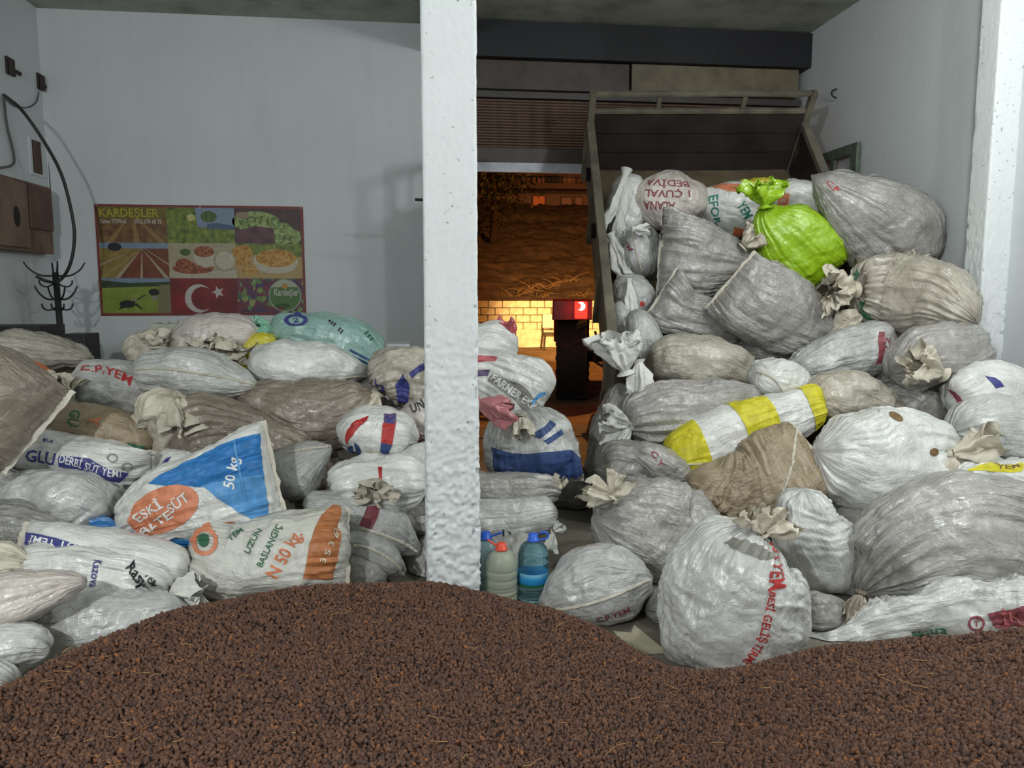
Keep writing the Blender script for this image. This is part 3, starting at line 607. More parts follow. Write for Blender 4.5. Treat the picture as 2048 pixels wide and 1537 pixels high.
bevel(MB().box(-W2, W2, -.05, .0, .82, .86, fr=FR).build('headboard_rail', M_tf, trl)); bevel(MB().box(-W2, W2, -.05, .0, .64, .68, fr=FR).build('headboard_rail', M_tf, trl))
for x in (-.42, .38): MB().box(x, x+.04, -.045, -.01, .68, .82, fr=FR).build('headboard_upright', M_tf, trl)
for s in (-1, 1):
    x0 = s*W2-.02
    for k in range(2): MB().box(x0, x0+.035, .0, BL, .02+k*.24, .25+k*.24, fr=FR).build('side_board', M_tb if s > 0 else M_tf, trl)
    bevel(MB().box(x0-.02, x0+.055, .0, BL, .5, .56, fr=FR).build('side_rail', M_tf, trl))
    for d in (.05, 1.0, 2.0, 2.9): bevel(MB().box(x0-.04*(s < 0), x0+.035+.04*(s > 0), d, d+.06, -.06, .5, fr=FR).build('side_post', M_tf, trl))
    for d in (.5, 1.3): MB().box(x0+s*.03-.01, x0+s*.03+.03, d, d+.08, .3, .4, fr=FR).build('latch', M_dark, trl)
    MB().box(s*.45-.05, s*.45+.05, .1, BL, -.18, -.06, fr=FR).build('bed_beam', M_tf, trl)
    wheel(T0[0]+s*.85, 6.55, .40, .24, trl, 16)
    bevel(MB().box(T0[0]+s*.42-.05, T0[0]+s*.42+.05, 5.9, 8.6, .52, .66).build('chassis_beam', M_tf, trl))
    MB().tube([(T0[0]+s*.42, 8.6, .58), (T0[0]+.1*s, 9.9, .5)], .04, 8).build('drawbar', M_tf, trl)
MB().tube([(T0[0]-.85, 6.55, .40), (T0[0]+.85, 6.55, .40)], .05, 8).build('axle', M_tf, trl)
MB().tube([(T0[0], 7.9, .6), T0+ed*.9-en*.1], np.array([.06, .05]), 10).build('hydraulic_ram', M_steel, trl)
# ================================================================== SACKS
INKS = dict(red=srgb(176, 52, 50), pink=srgb(196, 104, 112), navy=srgb(62, 66, 130), blue=srgb(46, 118, 184), sky=srgb(88, 150, 206), orange=srgb(206, 116, 74), salmon=srgb(214, 134, 100), rust=srgb(176, 112, 70), green=srgb(56, 104, 76),
            teal=srgb(44, 128, 116), yellow=srgb(206, 196, 46), white=srgb(226, 228, 226), grey=srgb(140, 136, 132), black=srgb(44, 44, 48), cream=srgb(206, 196, 172), purple=srgb(100, 84, 122), maroon=srgb(138, 70, 78), brown=srgb(122, 96, 62), window=srgb(138, 136, 128), dkblue=srgb(52, 74, 122), leaf=srgb(96, 144, 60))
def ink(c): return simple('print_'+c, INKS[c], .5, noise_amt=.14, nscale=24, bump=.15, bscale=90)
CL = {}
def cl(n, rgb, **k): CL[n] = sackmat('sackcloth_'+n, srgb(*rgb), **k)
cl('white', (226, 226, 222), dirt=.22, bump=.45); cl('silver', (206, 206, 203), dirt=.25, bump=.5, rough=.34)
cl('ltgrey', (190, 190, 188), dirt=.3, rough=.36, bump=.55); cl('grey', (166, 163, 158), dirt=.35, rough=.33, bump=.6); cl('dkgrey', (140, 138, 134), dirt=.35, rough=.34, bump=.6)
cl('beige', (184, 176, 162), dirt=.35, rough=.4, bump=.5); cl('brown', (142, 130, 116), dirt=.45, rough=.36, bump=.6); cl('tan', (160, 142, 116), dirt=.4, rough=.45, bump=.5)
cl('pinkish', (206, 196, 188), dirt=.25, bump=.5); cl('cream', (214, 206, 188), dirt=.25, bump=.5, rough=.5); cl('teal', (150, 186, 178), dirt=.25, stain=srgb(110, 140, 136), bump=.4)
cl('offwhite', (208, 206, 197), dirt=.3, bump=.45, rough=.48); cl('mouth_white', (224, 224, 218), dirt=.15, rough=.62, bump=.25); cl('mouth_cream', (206, 198, 180), dirt=.25, rough=.65, bump=.3); cl('mouth_clear', (190, 190, 184), dirt=.2, rough=.5, bump=.3)
cl('lime', (164, 206, 34), stain=srgb(150, 180, 30), dirt=.2, bump=.45, rough=.38); cl('yellow', (206, 196, 46), dirt=.2, stain=srgb(150, 136, 40), bump=.45)
cl('blue', (58, 126, 190), dirt=.2, stain=srgb(40, 80, 130), bump=.5); cl('red', (190, 70, 82), dirt=.1, bump=.5); cl('pink', (206, 128, 134), dirt=.1, bump=.5); cl('mint', (128, 186, 160), dirt=.15, bump=.5)
M_seam = simple('seam_tape', srgb(206, 200, 186), .7, bump=.4, bscale=160); M_string = simple('tie_string', srgb(70, 62, 52), .8)

def catmull(A, t):
    A = np.asarray(A, float); k = len(A)
    ch = np.r_[0, np.cumsum(np.maximum(np.linalg.norm(np.diff(A[:, :3], axis=0), axis=1), 1e-4))]; ch /= ch[-1]
    out = np.zeros((len(t), A.shape[1])); M = np.zeros_like(A)
    for i in range(k):
        a, b = max(i-1, 0), min(i+1, k-1); M[i] = (A[b]-A[a])/(ch[b]-ch[a])
    for q, s in enumerate(t):
        i = min(max(int(np.searchsorted(ch, s, 'right'))-1, 0), k-2); h = ch[i+1]-ch[i]; u = (s-ch[i])/h
        out[q] = (2*u**3-3*u**2+1)*A[i]+(u**3-2*u**2+u)*h*M[i]+(-2*u**3+3*u**2)*A[i+1]+(u**3-u**2)*h*M[i+1]
    return out
def clip_axis(poly, ax, lo, hi):
    for val, sg in ((lo, 1), (hi, -1)):
        out = []
        for k in range(len(poly)):
            a, b = poly[k-1], poly[k]; da, db = sg*(a[ax]-val), sg*(b[ax]-val)
            if (da >= 0) != (db >= 0):
                u = da/(da-db); out.append((a[0]+u*(b[0]-a[0]), a[1]+u*(b[1]-a[1])))
            if db >= 0: out.append(b)
        poly = out
        if len(poly) < 3: return []
    return poly
class Sack:
    pass
NS = [0]
def S(label, spine, Y, mat, e0='round', e1='round', thick=None, wr=(1, .5, 1, 1), ruf=(), seams=(), prints=(), fa=0, name='grain_sack', n=64, m=64, group=None, cat='sack', sq=2.6, flare=1.0):
    """spine: (px, py, apparent width px[, Y]) from end 0 to end 1; Y room depth of the axis"""
    NS[0] += 1; sd = NS[0]*13.7
    mt = CL[mat]; n, m = int(n*1.15), (m*2 if m > 48 else m)
    A = []
    for q in spine:
        y = q[3] if len(q) > 3 else Y; p = P(q[0], q[1], y); A.append([*p, 1.05*q[2]/2/FPX*depth(p)])
    u = np.linspace(0, 1, n); t = .45*u+.55*(.5-.5*np.cos(np.pi*u)); C4 = catmull(A, t)
    C = C4[:, :3]; a = np.maximum(C4[:, 3], .004); L = np.r_[0, np.cumsum(np.linalg.norm(np.diff(C, axis=0), axis=1))]; LT = L[-1]; s = L/LT
    T = np.gradient(C, L, axis=0); T /= np.linalg.norm(T, axis=1)[:, None]
    Vw = CAM-C; Nb = Vw-(Vw*T).sum(1)[:, None]*T; Nb /= np.linalg.norm(Nb, axis=1)[:, None]; Na = np.cross(Nb, T)
    amax = a.max(); bh = thick if thick else float(np.clip(.85*amax, .1, .23))
    b = bh*np.clip(a/amax, 0, 1)**.75
    d0, d1 = s, 1-s
    fl = np.ones(n); ga = np.ones(n); q_t = np.zeros(n); q_s = np.zeros(n)
    for e, dd, w0 in ((e0, d0, a[0]), (e1, d1, a[-1])):
        if e == 'round':
            D = float(np.clip(w0*1.1/LT, .06, .4)); q = np.clip(1-dd/D, 0, 1); g = np.sqrt(np.maximum(1-q**2, 0)); ga *= np.maximum(g, .02)
        elif e == 'sewn':
            D = .42; q = np.clip(1-dd/D, 0, 1); fl *= np.sqrt(np.maximum(1-q**2.0, 0)); q_s = np.maximum(q_s, q)
        elif e == 'tied':
            D = .45; q = np.clip(1-dd/D, 0, 1); q_t = np.maximum(q_t, q)
    th = np.linspace(0, 2*np.pi, m, endpoint=False); ct, st = np.cos(th), np.sin(th); ex_ = 2/sq
    cs_, sn_ = np.sign(ct)*np.abs(ct)**ex_, np.sign(st)*np.abs(st)**ex_
    pa = (a*ga)[:, None]*cs_[None]; pb = (b*ga)[:, None]*sn_[None]
    mf = (math.cos(math.radians(fa)), math.sin(math.radians(fa)))
    par = pa*mf[0]+pb*mf[1]; pe = -pa*mf[1]+pb*mf[0]
    par = par*(1+.06*flare*q_s[:, None]**2); pe = pe*np.maximum(fl, .02)[:, None]
    pa, pb = par*mf[0]-pe*mf[1], par*mf[1]+pe*mf[0]
    Pw = C[:, None, :]+pa[..., None]*Na[:, None, :]+pb[..., None]*Nb[:, None, :]
    def normals(Pw):
        ti = np.gradient(Pw, axis=0); tj = (np.roll(Pw, -1, 1)-np.roll(Pw, 1, 1)); nn = np.cross(tj, ti)
        return nn/np.maximum(np.linalg.norm(nn, axis=2), 1e-9)[..., None]
    N = normals(Pw)
    sl = L[:, None]+np.zeros((1, m)); tl = th[None]*(.5*(amax+bh))+np.zeros((n, 1))
    cx, sx = np.cos(th)[None]*amax, np.sin(th)[None]*amax
    q_e = np.clip(1-np.minimum(d0, d1)/.4, 0, 1)
    env = (.42+1.05*q_t+.55*q_s+.4*q_e)[:, None]*(.45+1.1*np.clip(noise(cx*4, sx*4, sl*3+sd+8)+.4, 0, 1))
    wl_ = ridge(fbm(cx*21, sx*21, sl*2.2+sd, 2))*.0125*env*wr[0]*np.minimum(1, a/amax*1.6)[:, None]
    wl_ = wl_+ridge(fbm(cx*46, sx*46, sl*3.2+sd+3, 2))*.005*env*wr[0]*np.minimum(1, a/amax*1.6)[:, None]
    shear = sl+.35*tl+.02*fbm(cx*9, sx*9, sl*9+sd, 2)
    gate = np.clip(noise(cx*5, sx*5, sl*5+sd+4)*1.4+.45, 0, 1)
    wc = ridge(fbm(shear*26, cx*3+sd, sx*3, 2))*.0125*wr[1]*gate
    lump = fbm(Pw[..., 0]*5+sd, Pw[..., 1]*5, Pw[..., 2]*5, 2)*.036*wr[2]*min(1, amax/.12)
    lump2 = fbm(Pw[..., 0]*13+sd, Pw[..., 1]*13, Pw[..., 2]*13, 2)*.014*wr[2]
    fine = ridge(fbm(Pw[..., 0]*24+sd, Pw[..., 1]*24, Pw[..., 2]*24, 2))*.003*wr[3]
    edge = np.minimum(1, np.minimum(ga, .25+fl)*1.4)[:, None]
    wp = .06*fbm(Pw[..., 0]*4+sd, Pw[..., 1]*4, Pw[..., 2]*4, 2)
    f1 = noise((Pw[..., 0]+wp)*7+sd, (Pw[..., 1]-wp)*7, (Pw[..., 2]+wp)*7); f2 = noise((Pw[..., 0]-wp)*15+sd+9, (Pw[..., 1]+wp)*15, (Pw[..., 2]+wp)*15)
    fold = (-np.maximum(0, 1-np.abs(f1)*5)**1.5*.010*np.clip(gate*1.6-.3, 0, 1)-np.maximum(0, 1-np.abs(f2)*4)**1.5*.0035*gate)*wr[3]*min(1, amax/.13)
    D = (wl_+wc+lump+lump2+fine+fold)*edge
    Pw = Pw+N*D[..., None]
    zmin = Pw[..., 2].min()
    Pw[..., 2] = np.maximum(Pw[..., 2], .006+.004*noise(Pw[..., 0]*9, Pw[..., 1]*9, sd))
    Pw[..., 0] = np.clip(Pw[..., 0], WL+.01, WR-.01)
    N = normals(Pw)
    K = Sack(); K.P, K.N, K.n, K.m = Pw, N, n, m
    K.px = pj(Pw); K.face = ((CAM-Pw)*N).sum(2) > 0
    # --- objects
    cen = Pw.reshape(-1, 3).mean(0); org = (cen[0], cen[1], max(0., Pw[..., 2].min()))
    has = bool(ruf or seams or prints or e0 == 'sewn' or e1 == 'sewn')
    V = np.vstack([Pw.reshape(-1, 3), Pw[0].mean(0)[None], Pw[-1].mean(0)[None]])
    F = [(i*m+j, i*m+(j+1) % m, (i+1)*m+(j+1) % m, (i+1)*m+j) for i in range(n-1) for j in range(m)]
    F += [(n*m, (j+1) % m, j) for j in range(m)]+[(n*m+1, (n-1)*m+j, (n-1)*m+(j+1) % m) for j in range(m)]
    uv = np.vstack([np.stack([sl, tl], -1).reshape(-1, 2), [[0, 0], [LT, 0]]])
    if has:
        root = empty(name, org, label, cat, group); body = mesh_obj('body', V, F, mt, root, True, uv)
    else:
        root = mesh_obj(name, V, F, mt, None, True, uv, loc=org); tag(root, label, cat, group)
    # --- sewn end flange
    for e, i, sg in ((e0, 0, -1), (e1, n-1, 1)):
        if e != 'sewn': continue
        dirm = Na[i]*mf[0]+Nb[i]*mf[1]; ext = ((Pw[i]-C[i])@dirm); lo, hi = ext.min(), ext.max(); kk = 22; g = MB()
        perp = np.cross(dirm, T[i]); rows_ = []
        for q in range(kk+1):
            x = lo+(hi-lo)*q/kk; wv = .006*float(fbm(q*.7, sd, 1, 2)); base = C[i]+dirm*x+perp*wv; out = T[i]*sg*(.022+.007*float(noise(q*.9, sd, 2)))
            rows_.append([base-T[i]*sg*.02+perp*.008, base+out+perp*.003, base+out-perp*.003, base-T[i]*sg*.02-perp*.008])
        R = np.array(rows_); g.add(R.reshape(-1, 3), [(q*4+k, q*4+(k+1) % 4, q*4+4+(k+1) % 4, q*4+4+k) for q in range(kk) for k in range(4)]+[(0, 1, 2, 3), (kk*4+3, kk*4+2, kk*4+1, kk*4)])
        g.v = [(x, y, max(z, .003)) for x, y, z in g.v]
        g.build('sewn_hem', M_seam, root, False)
    # --- surface lookup
    def inv(x, y):
        d = (K.px[..., 0]-x)**2+(K.px[..., 1]-y)**2+np.where(K.face, 0, 1e7)
        i, j = np.unravel_index(np.argmin(d), d.shape); fi, fj = float(i), float(j)
        for _ in range(3):
            p0 = pj(ev(np.array([fi]), np.array([fj]), 0))[0]; di = .5 if fi < n-1.5 else -.5
            gi = (pj(ev(np.array([fi+di]), np.array([fj]), 0))[0]-p0)/di; gj = (pj(ev(np.array([fi]), np.array([fj+.5]), 0))[0]-p0)/.5
            det = gi[0]*gj[1]-gi[1]*gj[0]
            if abs(det) < 1e-3: break
            rx_, ry_ = x-p0[0], y-p0[1]; ui = (rx_*gj[1]-ry_*gj[0])/det; uj = (gi[0]*ry_-gi[1]*rx_)/det
            fi = float(np.clip(fi+np.clip(ui, -3, 3), 0, n-1)); fj = fj+float(np.clip(uj, -3, 3))
        if abs(fj-j) > m/4: fi, fj = float(i), float(j)
        return fi, fj
    def ev(fi, fj, off):
        fi = np.clip(fi, 0, n-1.0001); i0 = fi.astype(int); j0 = np.floor(fj).astype(int); u_ = (fi-i0)[:, None]; v_ = (fj-j0)[:, None]; j0 %= m; j1 = (j0+1) % m
        def bl(Q): return Q[i0, j0]*(1-u_)*(1-v_)+Q[i0+1, j0]*u_*(1-v_)+Q[i0, j1]*(1-u_)*v_+Q[i0+1, j1]*u_*v_
        nn = bl(K.N); nn /= np.maximum(np.linalg.norm(nn, axis=1), 1e-6)[:, None]
        return bl(K.P)+nn*off
    lay = [0]
    def stamp(polys, col, pname='printed_patch'):
        mm = ink(col); PV, PF, nv = [], [], [0]
        lay[0] += 1; off = .0022+.0007*lay[0]
        for po in polys:
            i0, i1 = min(p[0] for p in po), max(p[0] for p in po)
            for ii in range(max(0, int(math.floor(i0))), min(n-2, int(math.floor(i1)))+1):
                st_ = clip_axis(po, 0, ii, ii+1)
                if not st_: continue
                for jj in range(int(math.floor(min(p[1] for p in st_))), int(math.floor(max(p[1] for p in st_)))+1):
                    c_ = clip_axis(st_, 1, jj, jj+1)
                    if len(c_) < 3: continue
                    arr = np.array(c_); PV.append(ev(arr[:, 0], arr[:, 1], off)); PF.append(tuple(range(nv[0], nv[0]+len(c_)))); nv[0] += len(c_)
        if PV: mesh_obj(pname, np.vstack(PV), PF, mm, root, True)
    def unwrap(pts):
        o_ = [pts[0]]
        for p in pts[1:]:
            j = p[1]
            while j-o_[-1][1] > m/2: j -= m
            while j-o_[-1][1] < -m/2: j += m
            o_.append((p[0], j))
        return o_
    for pr in prints:
        kd = pr[0]
        if kd == 'p': stamp([unwrap([inv(*q) for q in pr[1]])], pr[2])
        elif kd == 'e':
            _, (cx_, cy_), rx_, ry_, an, col = pr; an = math.radians(an); pts = []
            for q in range(20):
                w_ = q*math.pi/10; dx, dy = rx_*math.cos(w_), ry_*math.sin(w_); pts.append(inv(cx_+dx*math.cos(an)-dy*math.sin(an), cy_+dx*math.sin(an)+dy*math.cos(an)))
            stamp([unwrap(pts)], col)
        elif kd == 'r':
            _, (cx_, cy_), ro, ri, asp, col = pr; po = []
            for q in range(18):
                w0_, w1_ = q*math.pi/9, (q+1)*math.pi/9
                po.append(unwrap([inv(cx_+r_*math.cos(w_), cy_+asp*r_*math.sin(w_)) for r_, w_ in ((ro, w0_), (ro, w1_), (ri, w1_), (ri, w0_))]))
            stamp(po, col)
        elif kd == 'b':
            _, u0, u1, v0, v1, col = pr; i0, i1 = np.interp(u0, s, np.arange(n)), np.interp(u1, s, np.arange(n)); j0, j1 = m/4-v1*m/4, m/4-v0*m/4
            stamp([[(i0, j0), (i1, j0), (i1, j1), (i0, j1)]], col)
        elif kd == 't':
            _, body_, (cx_, cy_), ln, hh, an, col = pr; an = math.radians(an)
            fi, fj = inv(cx_, cy_); fi = min(max(fi, 1), n-2)
            P0 = ev(np.array([fi]), np.array([fj]), 0)[0]; Pi = ev(np.array([fi+.9]), np.array([fj]), 0)[0]-ev(np.array([fi-.9]), np.array([fj]), 0)[0]; Pj = ev(np.array([fi]), np.array([fj+.9]), 0)[0]-ev(np.array([fi]), np.array([fj-.9]), 0)[0]
            si, sj = np.linalg.norm(Pi)/1.8, np.linalg.norm(Pj)/1.8
            p00 = pj(P0); gi = (pj(P0+Pi/(1.8*si)*.01)-p00)/.01; gj = (pj(P0+Pj/(1.8*sj)*.01)-p00)/.01
            G = np.stack([gi, gj], 1); bd = np.linalg.solve(G, np.array([math.cos(an), math.sin(an)])); ud = np.linalg.solve(G, np.array([math.sin(an), -math.cos(an)]))
            mx = 1.7*depth(P0)/FPX
            bd *= min(1, mx/np.linalg.norm(bd)); ud *= min(1, mx/np.linalg.norm(ud))
            Vt, Ft = text_faces(body_)
            arc_i = np.r_[0, np.cumsum(np.linalg.norm(np.diff(K.P[:, int(round(fj)) % m], axis=0), axis=1))]; a0 = np.interp(fi, np.arange(n), arc_i)
            ring = K.P[int(round(fi))]; sg_ = np.linalg.norm(np.roll(ring, -1, 0)-ring, axis=1); jj_ = np.arange(-m, 2*m+1); arc_j = np.r_[0, np.cumsum(np.tile(sg_, 3))]; b0 = np.interp(fj, jj_, arc_j)
            xy = (Vt[:, :1]-.5)*ln*bd[None]+(Vt[:, 1:]-.5)*hh*ud[None]
            I = np.interp(a0+xy[:, 0], arc_i, np.arange(n)); J = np.interp(b0+xy[:, 1], arc_j, jj_)
            stamp([[(I[q], J[q]) for q in f] for f in Ft], col, 'lettering')
    for sm in seams:
        col = None
        if sm[0] == 'c': col = sm[1]; sm = sm[2:]
        pts2 = catmull(np.array([(x, y, 0) for x, y in sm], float), np.linspace(0, 1, 40)); ij = unwrap([inv(x, y) for x, y, _ in pts2]); I = np.array([q[0] for q in ij]); J = np.array([q[1] for q in ij])
        ker = np.ones(5)/5; I2 = np.convolve(np.pad(I, 2, 'edge'), ker, 'valid'); J2 = np.convolve(np.pad(J, 2, 'edge'), ker, 'valid')
        c0 = ev(I2, J2, .001); cN = ev(I2, J2, .011)-c0; tt = np.gradient(c0, axis=0); lat = np.cross(cN, tt); lat /= np.maximum(np.linalg.norm(lat, axis=1), 1e-7)[:, None]
        wv = (.008+.002*np.sin(np.arange(40)*1.9))[:, None]
        R = np.stack([c0-lat*wv, c0+cN*.75-lat*wv*.4, c0+cN*.75+lat*wv*.4, c0+lat*wv], 1)
        g = MB(); g.add(R.reshape(-1, 3), [(q*4+k, q*4+(k+1) % 4, q*4+4+(k+1) % 4, q*4+4+k) for q in range(39) for k in range(4)]+[(0, 1, 2, 3), (159, 158, 157, 156)]); g.build('seam', M_seam, root, False)
    for r_ in ruf: ruffle(root, *r_)
    return K
def ruffle(root, at, dr, ln, wd, mat, Yr, flat=.55, pleats=7, toward=.35, string=True):
    """gathered mouth of a tied sack: pleated flare from the tie outwards"""
    NS[0] += 1; sd = NS[0]*5.3
    p = P(at[0], at[1], Yr); k = depth(p)/FPX; L_, R_ = ln*k, wd/2*k
    d = RT*dr[0]-UP*dr[1]; d = d/np.linalg.norm(d)*(1-toward*.4)-FW*toward; d /= np.linalg.norm(d)
    lat = np.cross(d, -FW); lat /= np.linalg.norm(lat); oth = np.cross(lat, d)
    nk, mm = 22, 84; th = np.linspace(0, 2*np.pi, mm, endpoint=False); V = np.zeros((nk, mm, 3)); rn = min(.028, R_*.35)
    ph = random.uniform(0, 6.3)
    lenv = 1+.45*noise(np.cos(th)*2.2+sd, np.sin(th)*2.2, 0.5)
    for i in range(nk):
        t = i/(nk-1)*1.12-.12
        if t < 0: r = rn+(-t)*R_*2.2; tt = t
        else: r = rn+(R_-rn)*t**.62; tt = t
        pl = 1+min(max(t, 0)*2.2, 1)*(.34*np.cos(pleats*th+ph+1.5*t)+.16*np.cos((2*pleats+1)*th+ph*2)+.25*noise(np.cos(th)*3+sd, np.sin(th)*3, t*3))
        ax = d[None]*(L_*tt*(lenv if t > 0 else np.ones(mm)))[:, None]
        fo = flat+(1-flat)*(1-max(t, 0))
        V[i] = p+ax+(np.cos(th)*r*pl)[:, None]*lat+(np.sin(th)*r*pl*fo)[:, None]*oth
    tpar = np.clip(np.linspace(-.12, 1, nk), 0, 1)[:, None]
    for c_, o_ in ((lat, 0), (oth, 11), (d, 23)):
        V += (fbm(V[..., 0]*16+sd+o_, V[..., 1]*16, V[..., 2]*16, 3)*R_*.46*tpar)[..., None]*c_
        V += (ridge(noise(V[..., 0]*42+sd+o_, V[..., 1]*42, V[..., 2]*42))*R_*.045*tpar)[..., None]*c_
    F = [(i*mm+j, i*mm+(j+1) % mm, (i+1)*mm+(j+1) % mm, (i+1)*mm+j) for i in range(nk-1) for j in range(mm)]
    uv = np.stack(np.meshgrid(np.linspace(0, L_, nk), np.linspace(0, R_*5, mm), indexing='ij'), -1).reshape(-1, 2)
    V[..., 2] = np.maximum(V[..., 2], .008+.006*noise(V[..., 0]*30, V[..., 1]*30, sd))
    mesh_obj('tied_mouth', V.reshape(-1, 3), F, CL[{'white': 'mouth_white', 'cream': 'mouth_cream', 'silver': 'mouth_clear'}.get(mat, mat)], root, True, uv)
    if string:
        ring = [p+d*L_*.03+(rn*1.18)*(math.cos(q*math.pi/8)*lat+math.sin(q*math.pi/8)*oth) for q in range(17)]
        MB().tube(ring, .0045, 6, cap=False).build('tie_string', M_string, root, True)
# ------------------------------------------------------------------ left pile, back row
S('dusty beige sack tapering to a point at the far left, under the black cabinet', [(-70, 722, 80), (40, 708, 84), (120, 712, 62), (182, 720, 14)], 5.3, 'beige', wr=(1, .4, 1, 1), thick=.24)
S('pale sack with an orange patch and hanging beige mouth at the left edge', [(-80, 752, 80), (10, 752, 84), (70, 758, 60), (104, 762, 26)], 4.95, 'ltgrey', e1='tied', ruf=[((98, 758), (.7, .5), 50, 62, 'cream', 4.8)], prints=[('p', [(38, 713), (72, 716), (104, 738), (84, 748), (56, 730)], 'orange')])
S('round off-white sack with a rolled beige mouth facing the front, under the poster', [(352, 700, 40), (385, 682, 78), (440, 678, 88), (490, 680, 76), (514, 690, 30)], 5.75, 'pinkish', wr=(.8, .3, .8, 1), ruf=[((440, 692), (.1, 1), 30, 104, 'cream', 5.5, .5, 8, .8)], thick=.24)
S('small crumpled cream bundle left of the round sack, by the heater', [(256, 708, 26), (285, 697, 50), (322, 694, 56), (350, 690, 40)], 5.65, 'cream', wr=(1.6, .8, 1.2, 1.6), ruf=[((310, 690), (.1, -1), 26, 50, 'cream', 5.5, .6, 6, .3)])
S('small yellow bag wedged between the round sack and the white pillow sack', [(474, 735, 26), (500, 712, 54), (530, 698, 58), (556, 690, 40)], 5.65, 'yellow', name='plastic_bag')
S('teal sack with a blue cogwheel print on top of the left pile', [(548, 668, 26), (575, 662, 62), (640, 675, 92), (715, 705, 100), (768, 728, 50)], 5.8, 'teal', e0='tied', thick=.26, wr=(.7, .3, .8, .6),
  ruf=[((546, 664), (-1, -.15), 38, 42, 'mint', 5.75)],
  prints=[('r', (592, 641), 24, 15, .5, 'navy'), ('t', '2', (592, 641), 12, 9, -8, 'navy'), ('t', 'III II', (672, 652), 34, 8, 40, 'black'), ('p', [(700, 698), (742, 720), (741, 724), (699, 702)], 'dkblue'), ('p', [(705, 710), (742, 728), (741, 731), (704, 714)], 'dkblue'), ('t', 'III', (738, 672), 20, 9, 50, 'green')])
S('clean white pillow sack with a sewn lower edge on top of the left pile', [(498, 716, 44), (540, 730, 92), (600, 734, 104), (665, 735, 84), (742, 746, 16)], 5.25, 'white', wr=(.6, .15, .8, .5), thick=.24, seams=[((552, 784), (600, 780), (660, 762), (738, 750))])
S('white feed sack with red lettering and a gathered left end', [(140, 792, 24), (180, 775, 84), (245, 778, 112), (310, 795, 106), (356, 806, 76)], 5.0, 'ltgrey', e0='tied', wr=(1.3, .4, 1, 1), thick=.23, ruf=[((140, 793), (-1, .3), 26, 34, 'brown', 4.95)], prints=[('t', 'C.P.YEM', (214, 741), 100, 15, 12, 'red')])
S('light grey pillow sack with a white seam across its top edge', [(262, 744, 14), (310, 744, 74), (390, 750, 104), (460, 766, 74), (514, 774, 12)], 4.85, 'silver', wr=(.8, .2, .9, .7), thick=.23, seams=[((268, 740), (320, 737), (400, 748), (460, 759), (511, 771))])
S('glossy brown plastic sack below the white pillow sack', [(466, 786, 20), (520, 800, 76), (590, 828, 126), (670, 828, 122), (725, 800, 74), (748, 782, 30)], 4.85, 'brown', wr=(1.6, .3, 1.1, 1), thick=.24)
S('wrinkled brown sack left of the glossy one, above the blue sack', [(342, 892, 46), (400, 858, 118), (470, 858, 104), (545, 885, 80), (622, 902, 40)], 4.6, 'brown', wr=(2.4, .3, 1, 1), thick=.22)
S('hanging cream sack mouth draped over a pointed grey sack', [(345, 782, 60), (338, 815, 104), (330, 850, 84), (318, 885, 46), (311, 918, 8)], 4.48, 'cream', wr=(1, .5, 1.4, 1), thick=.11, ruf=[((340, 800), (-.1, 1), 58, 108, 'cream', 4.42, .35, 5, .2, False)])
S('brown translucent sack with faded green and orange letters', [(96, 850, 56), (150, 850, 80), (230, 866, 82), (300, 888, 70), (318, 900, 40)], 4.55, 'tan', wr=(1.8, .4, .8, .8), thick=.22, prints=[('t', 'GÜ', (148, 836), 34, 22, 105, 'green'), ('t', 'Y', (190, 842), 20, 22, 100, 'orange'), ('p', [(255, 885), (290, 893), (312, 915), (300, 935), (270, 915)], 'green')])
S('white feed sack with a navy lettered band, under the brown translucent one', [(42, 912, 54), (95, 908, 76), (170, 918, 80), (245, 938, 86), (298, 950, 66)], 4.3, 'white', e1='sewn', fa=35, wr=(.8, .25, .7, .5), thick=.23, name='feed_sack',
  prints=[('p', [(118, 912), (180, 918), (258, 946), (238, 966), (190, 946), (118, 934)], 'navy'), ('t', 'DERBİ SÜT YEMİ', (180, 935), 132, 15, 15, 'white'), ('t', 'GLU', (82, 914), 58, 24, 8, 'navy'), ('r', (225, 917), 11, 8, .8, 'grey'), ('r', (254, 934), 11, 8, .8, 'grey'), ('t', 'Ka', (98, 882), 20, 8, 8, 'navy')])
S('plump grey sack with cross wrinkles at the left, under the navy-band sack', [(12, 1000, 50), (70, 985, 80), (140, 995, 104), (200, 1020, 110), (240, 1046, 60)], 4.02, 'ltgrey', wr=(.4, 1.7, .9, .6), thick=.24)
S('big dark beige sack with a sewn right edge at the left border', [(-130, 738, 160), (-60, 778, 190), (10, 820, 186), (76, 860, 180)], 3.9, 'brown', e1='sewn', wr=(.6, .2, .7, .8), thick=.22)
S('narrow grey sack end at the left border below the dark beige sack', [(-240, 1010, 80), (-110, 995, 110), (0, 975, 78), (48, 958, 44)], 4.05, 'grey')
S('glossy grey-brown sack at the left border under the plump grey one', [(-260, 1110, 80), (-120, 1080, 120), (0, 1052, 92), (90, 1058, 84), (164, 1082, 40)], 3.82, 'dkgrey', wr=(1.6, .4, 1, 1))
S('white sack corner with a navy print between brown sacks', [(312, 952, 44), (345, 932, 62), (400, 925, 60)], 4.42, 'white', prints=[('p', [(318, 948), (332, 918), (344, 914), (330, 950)], 'navy')])
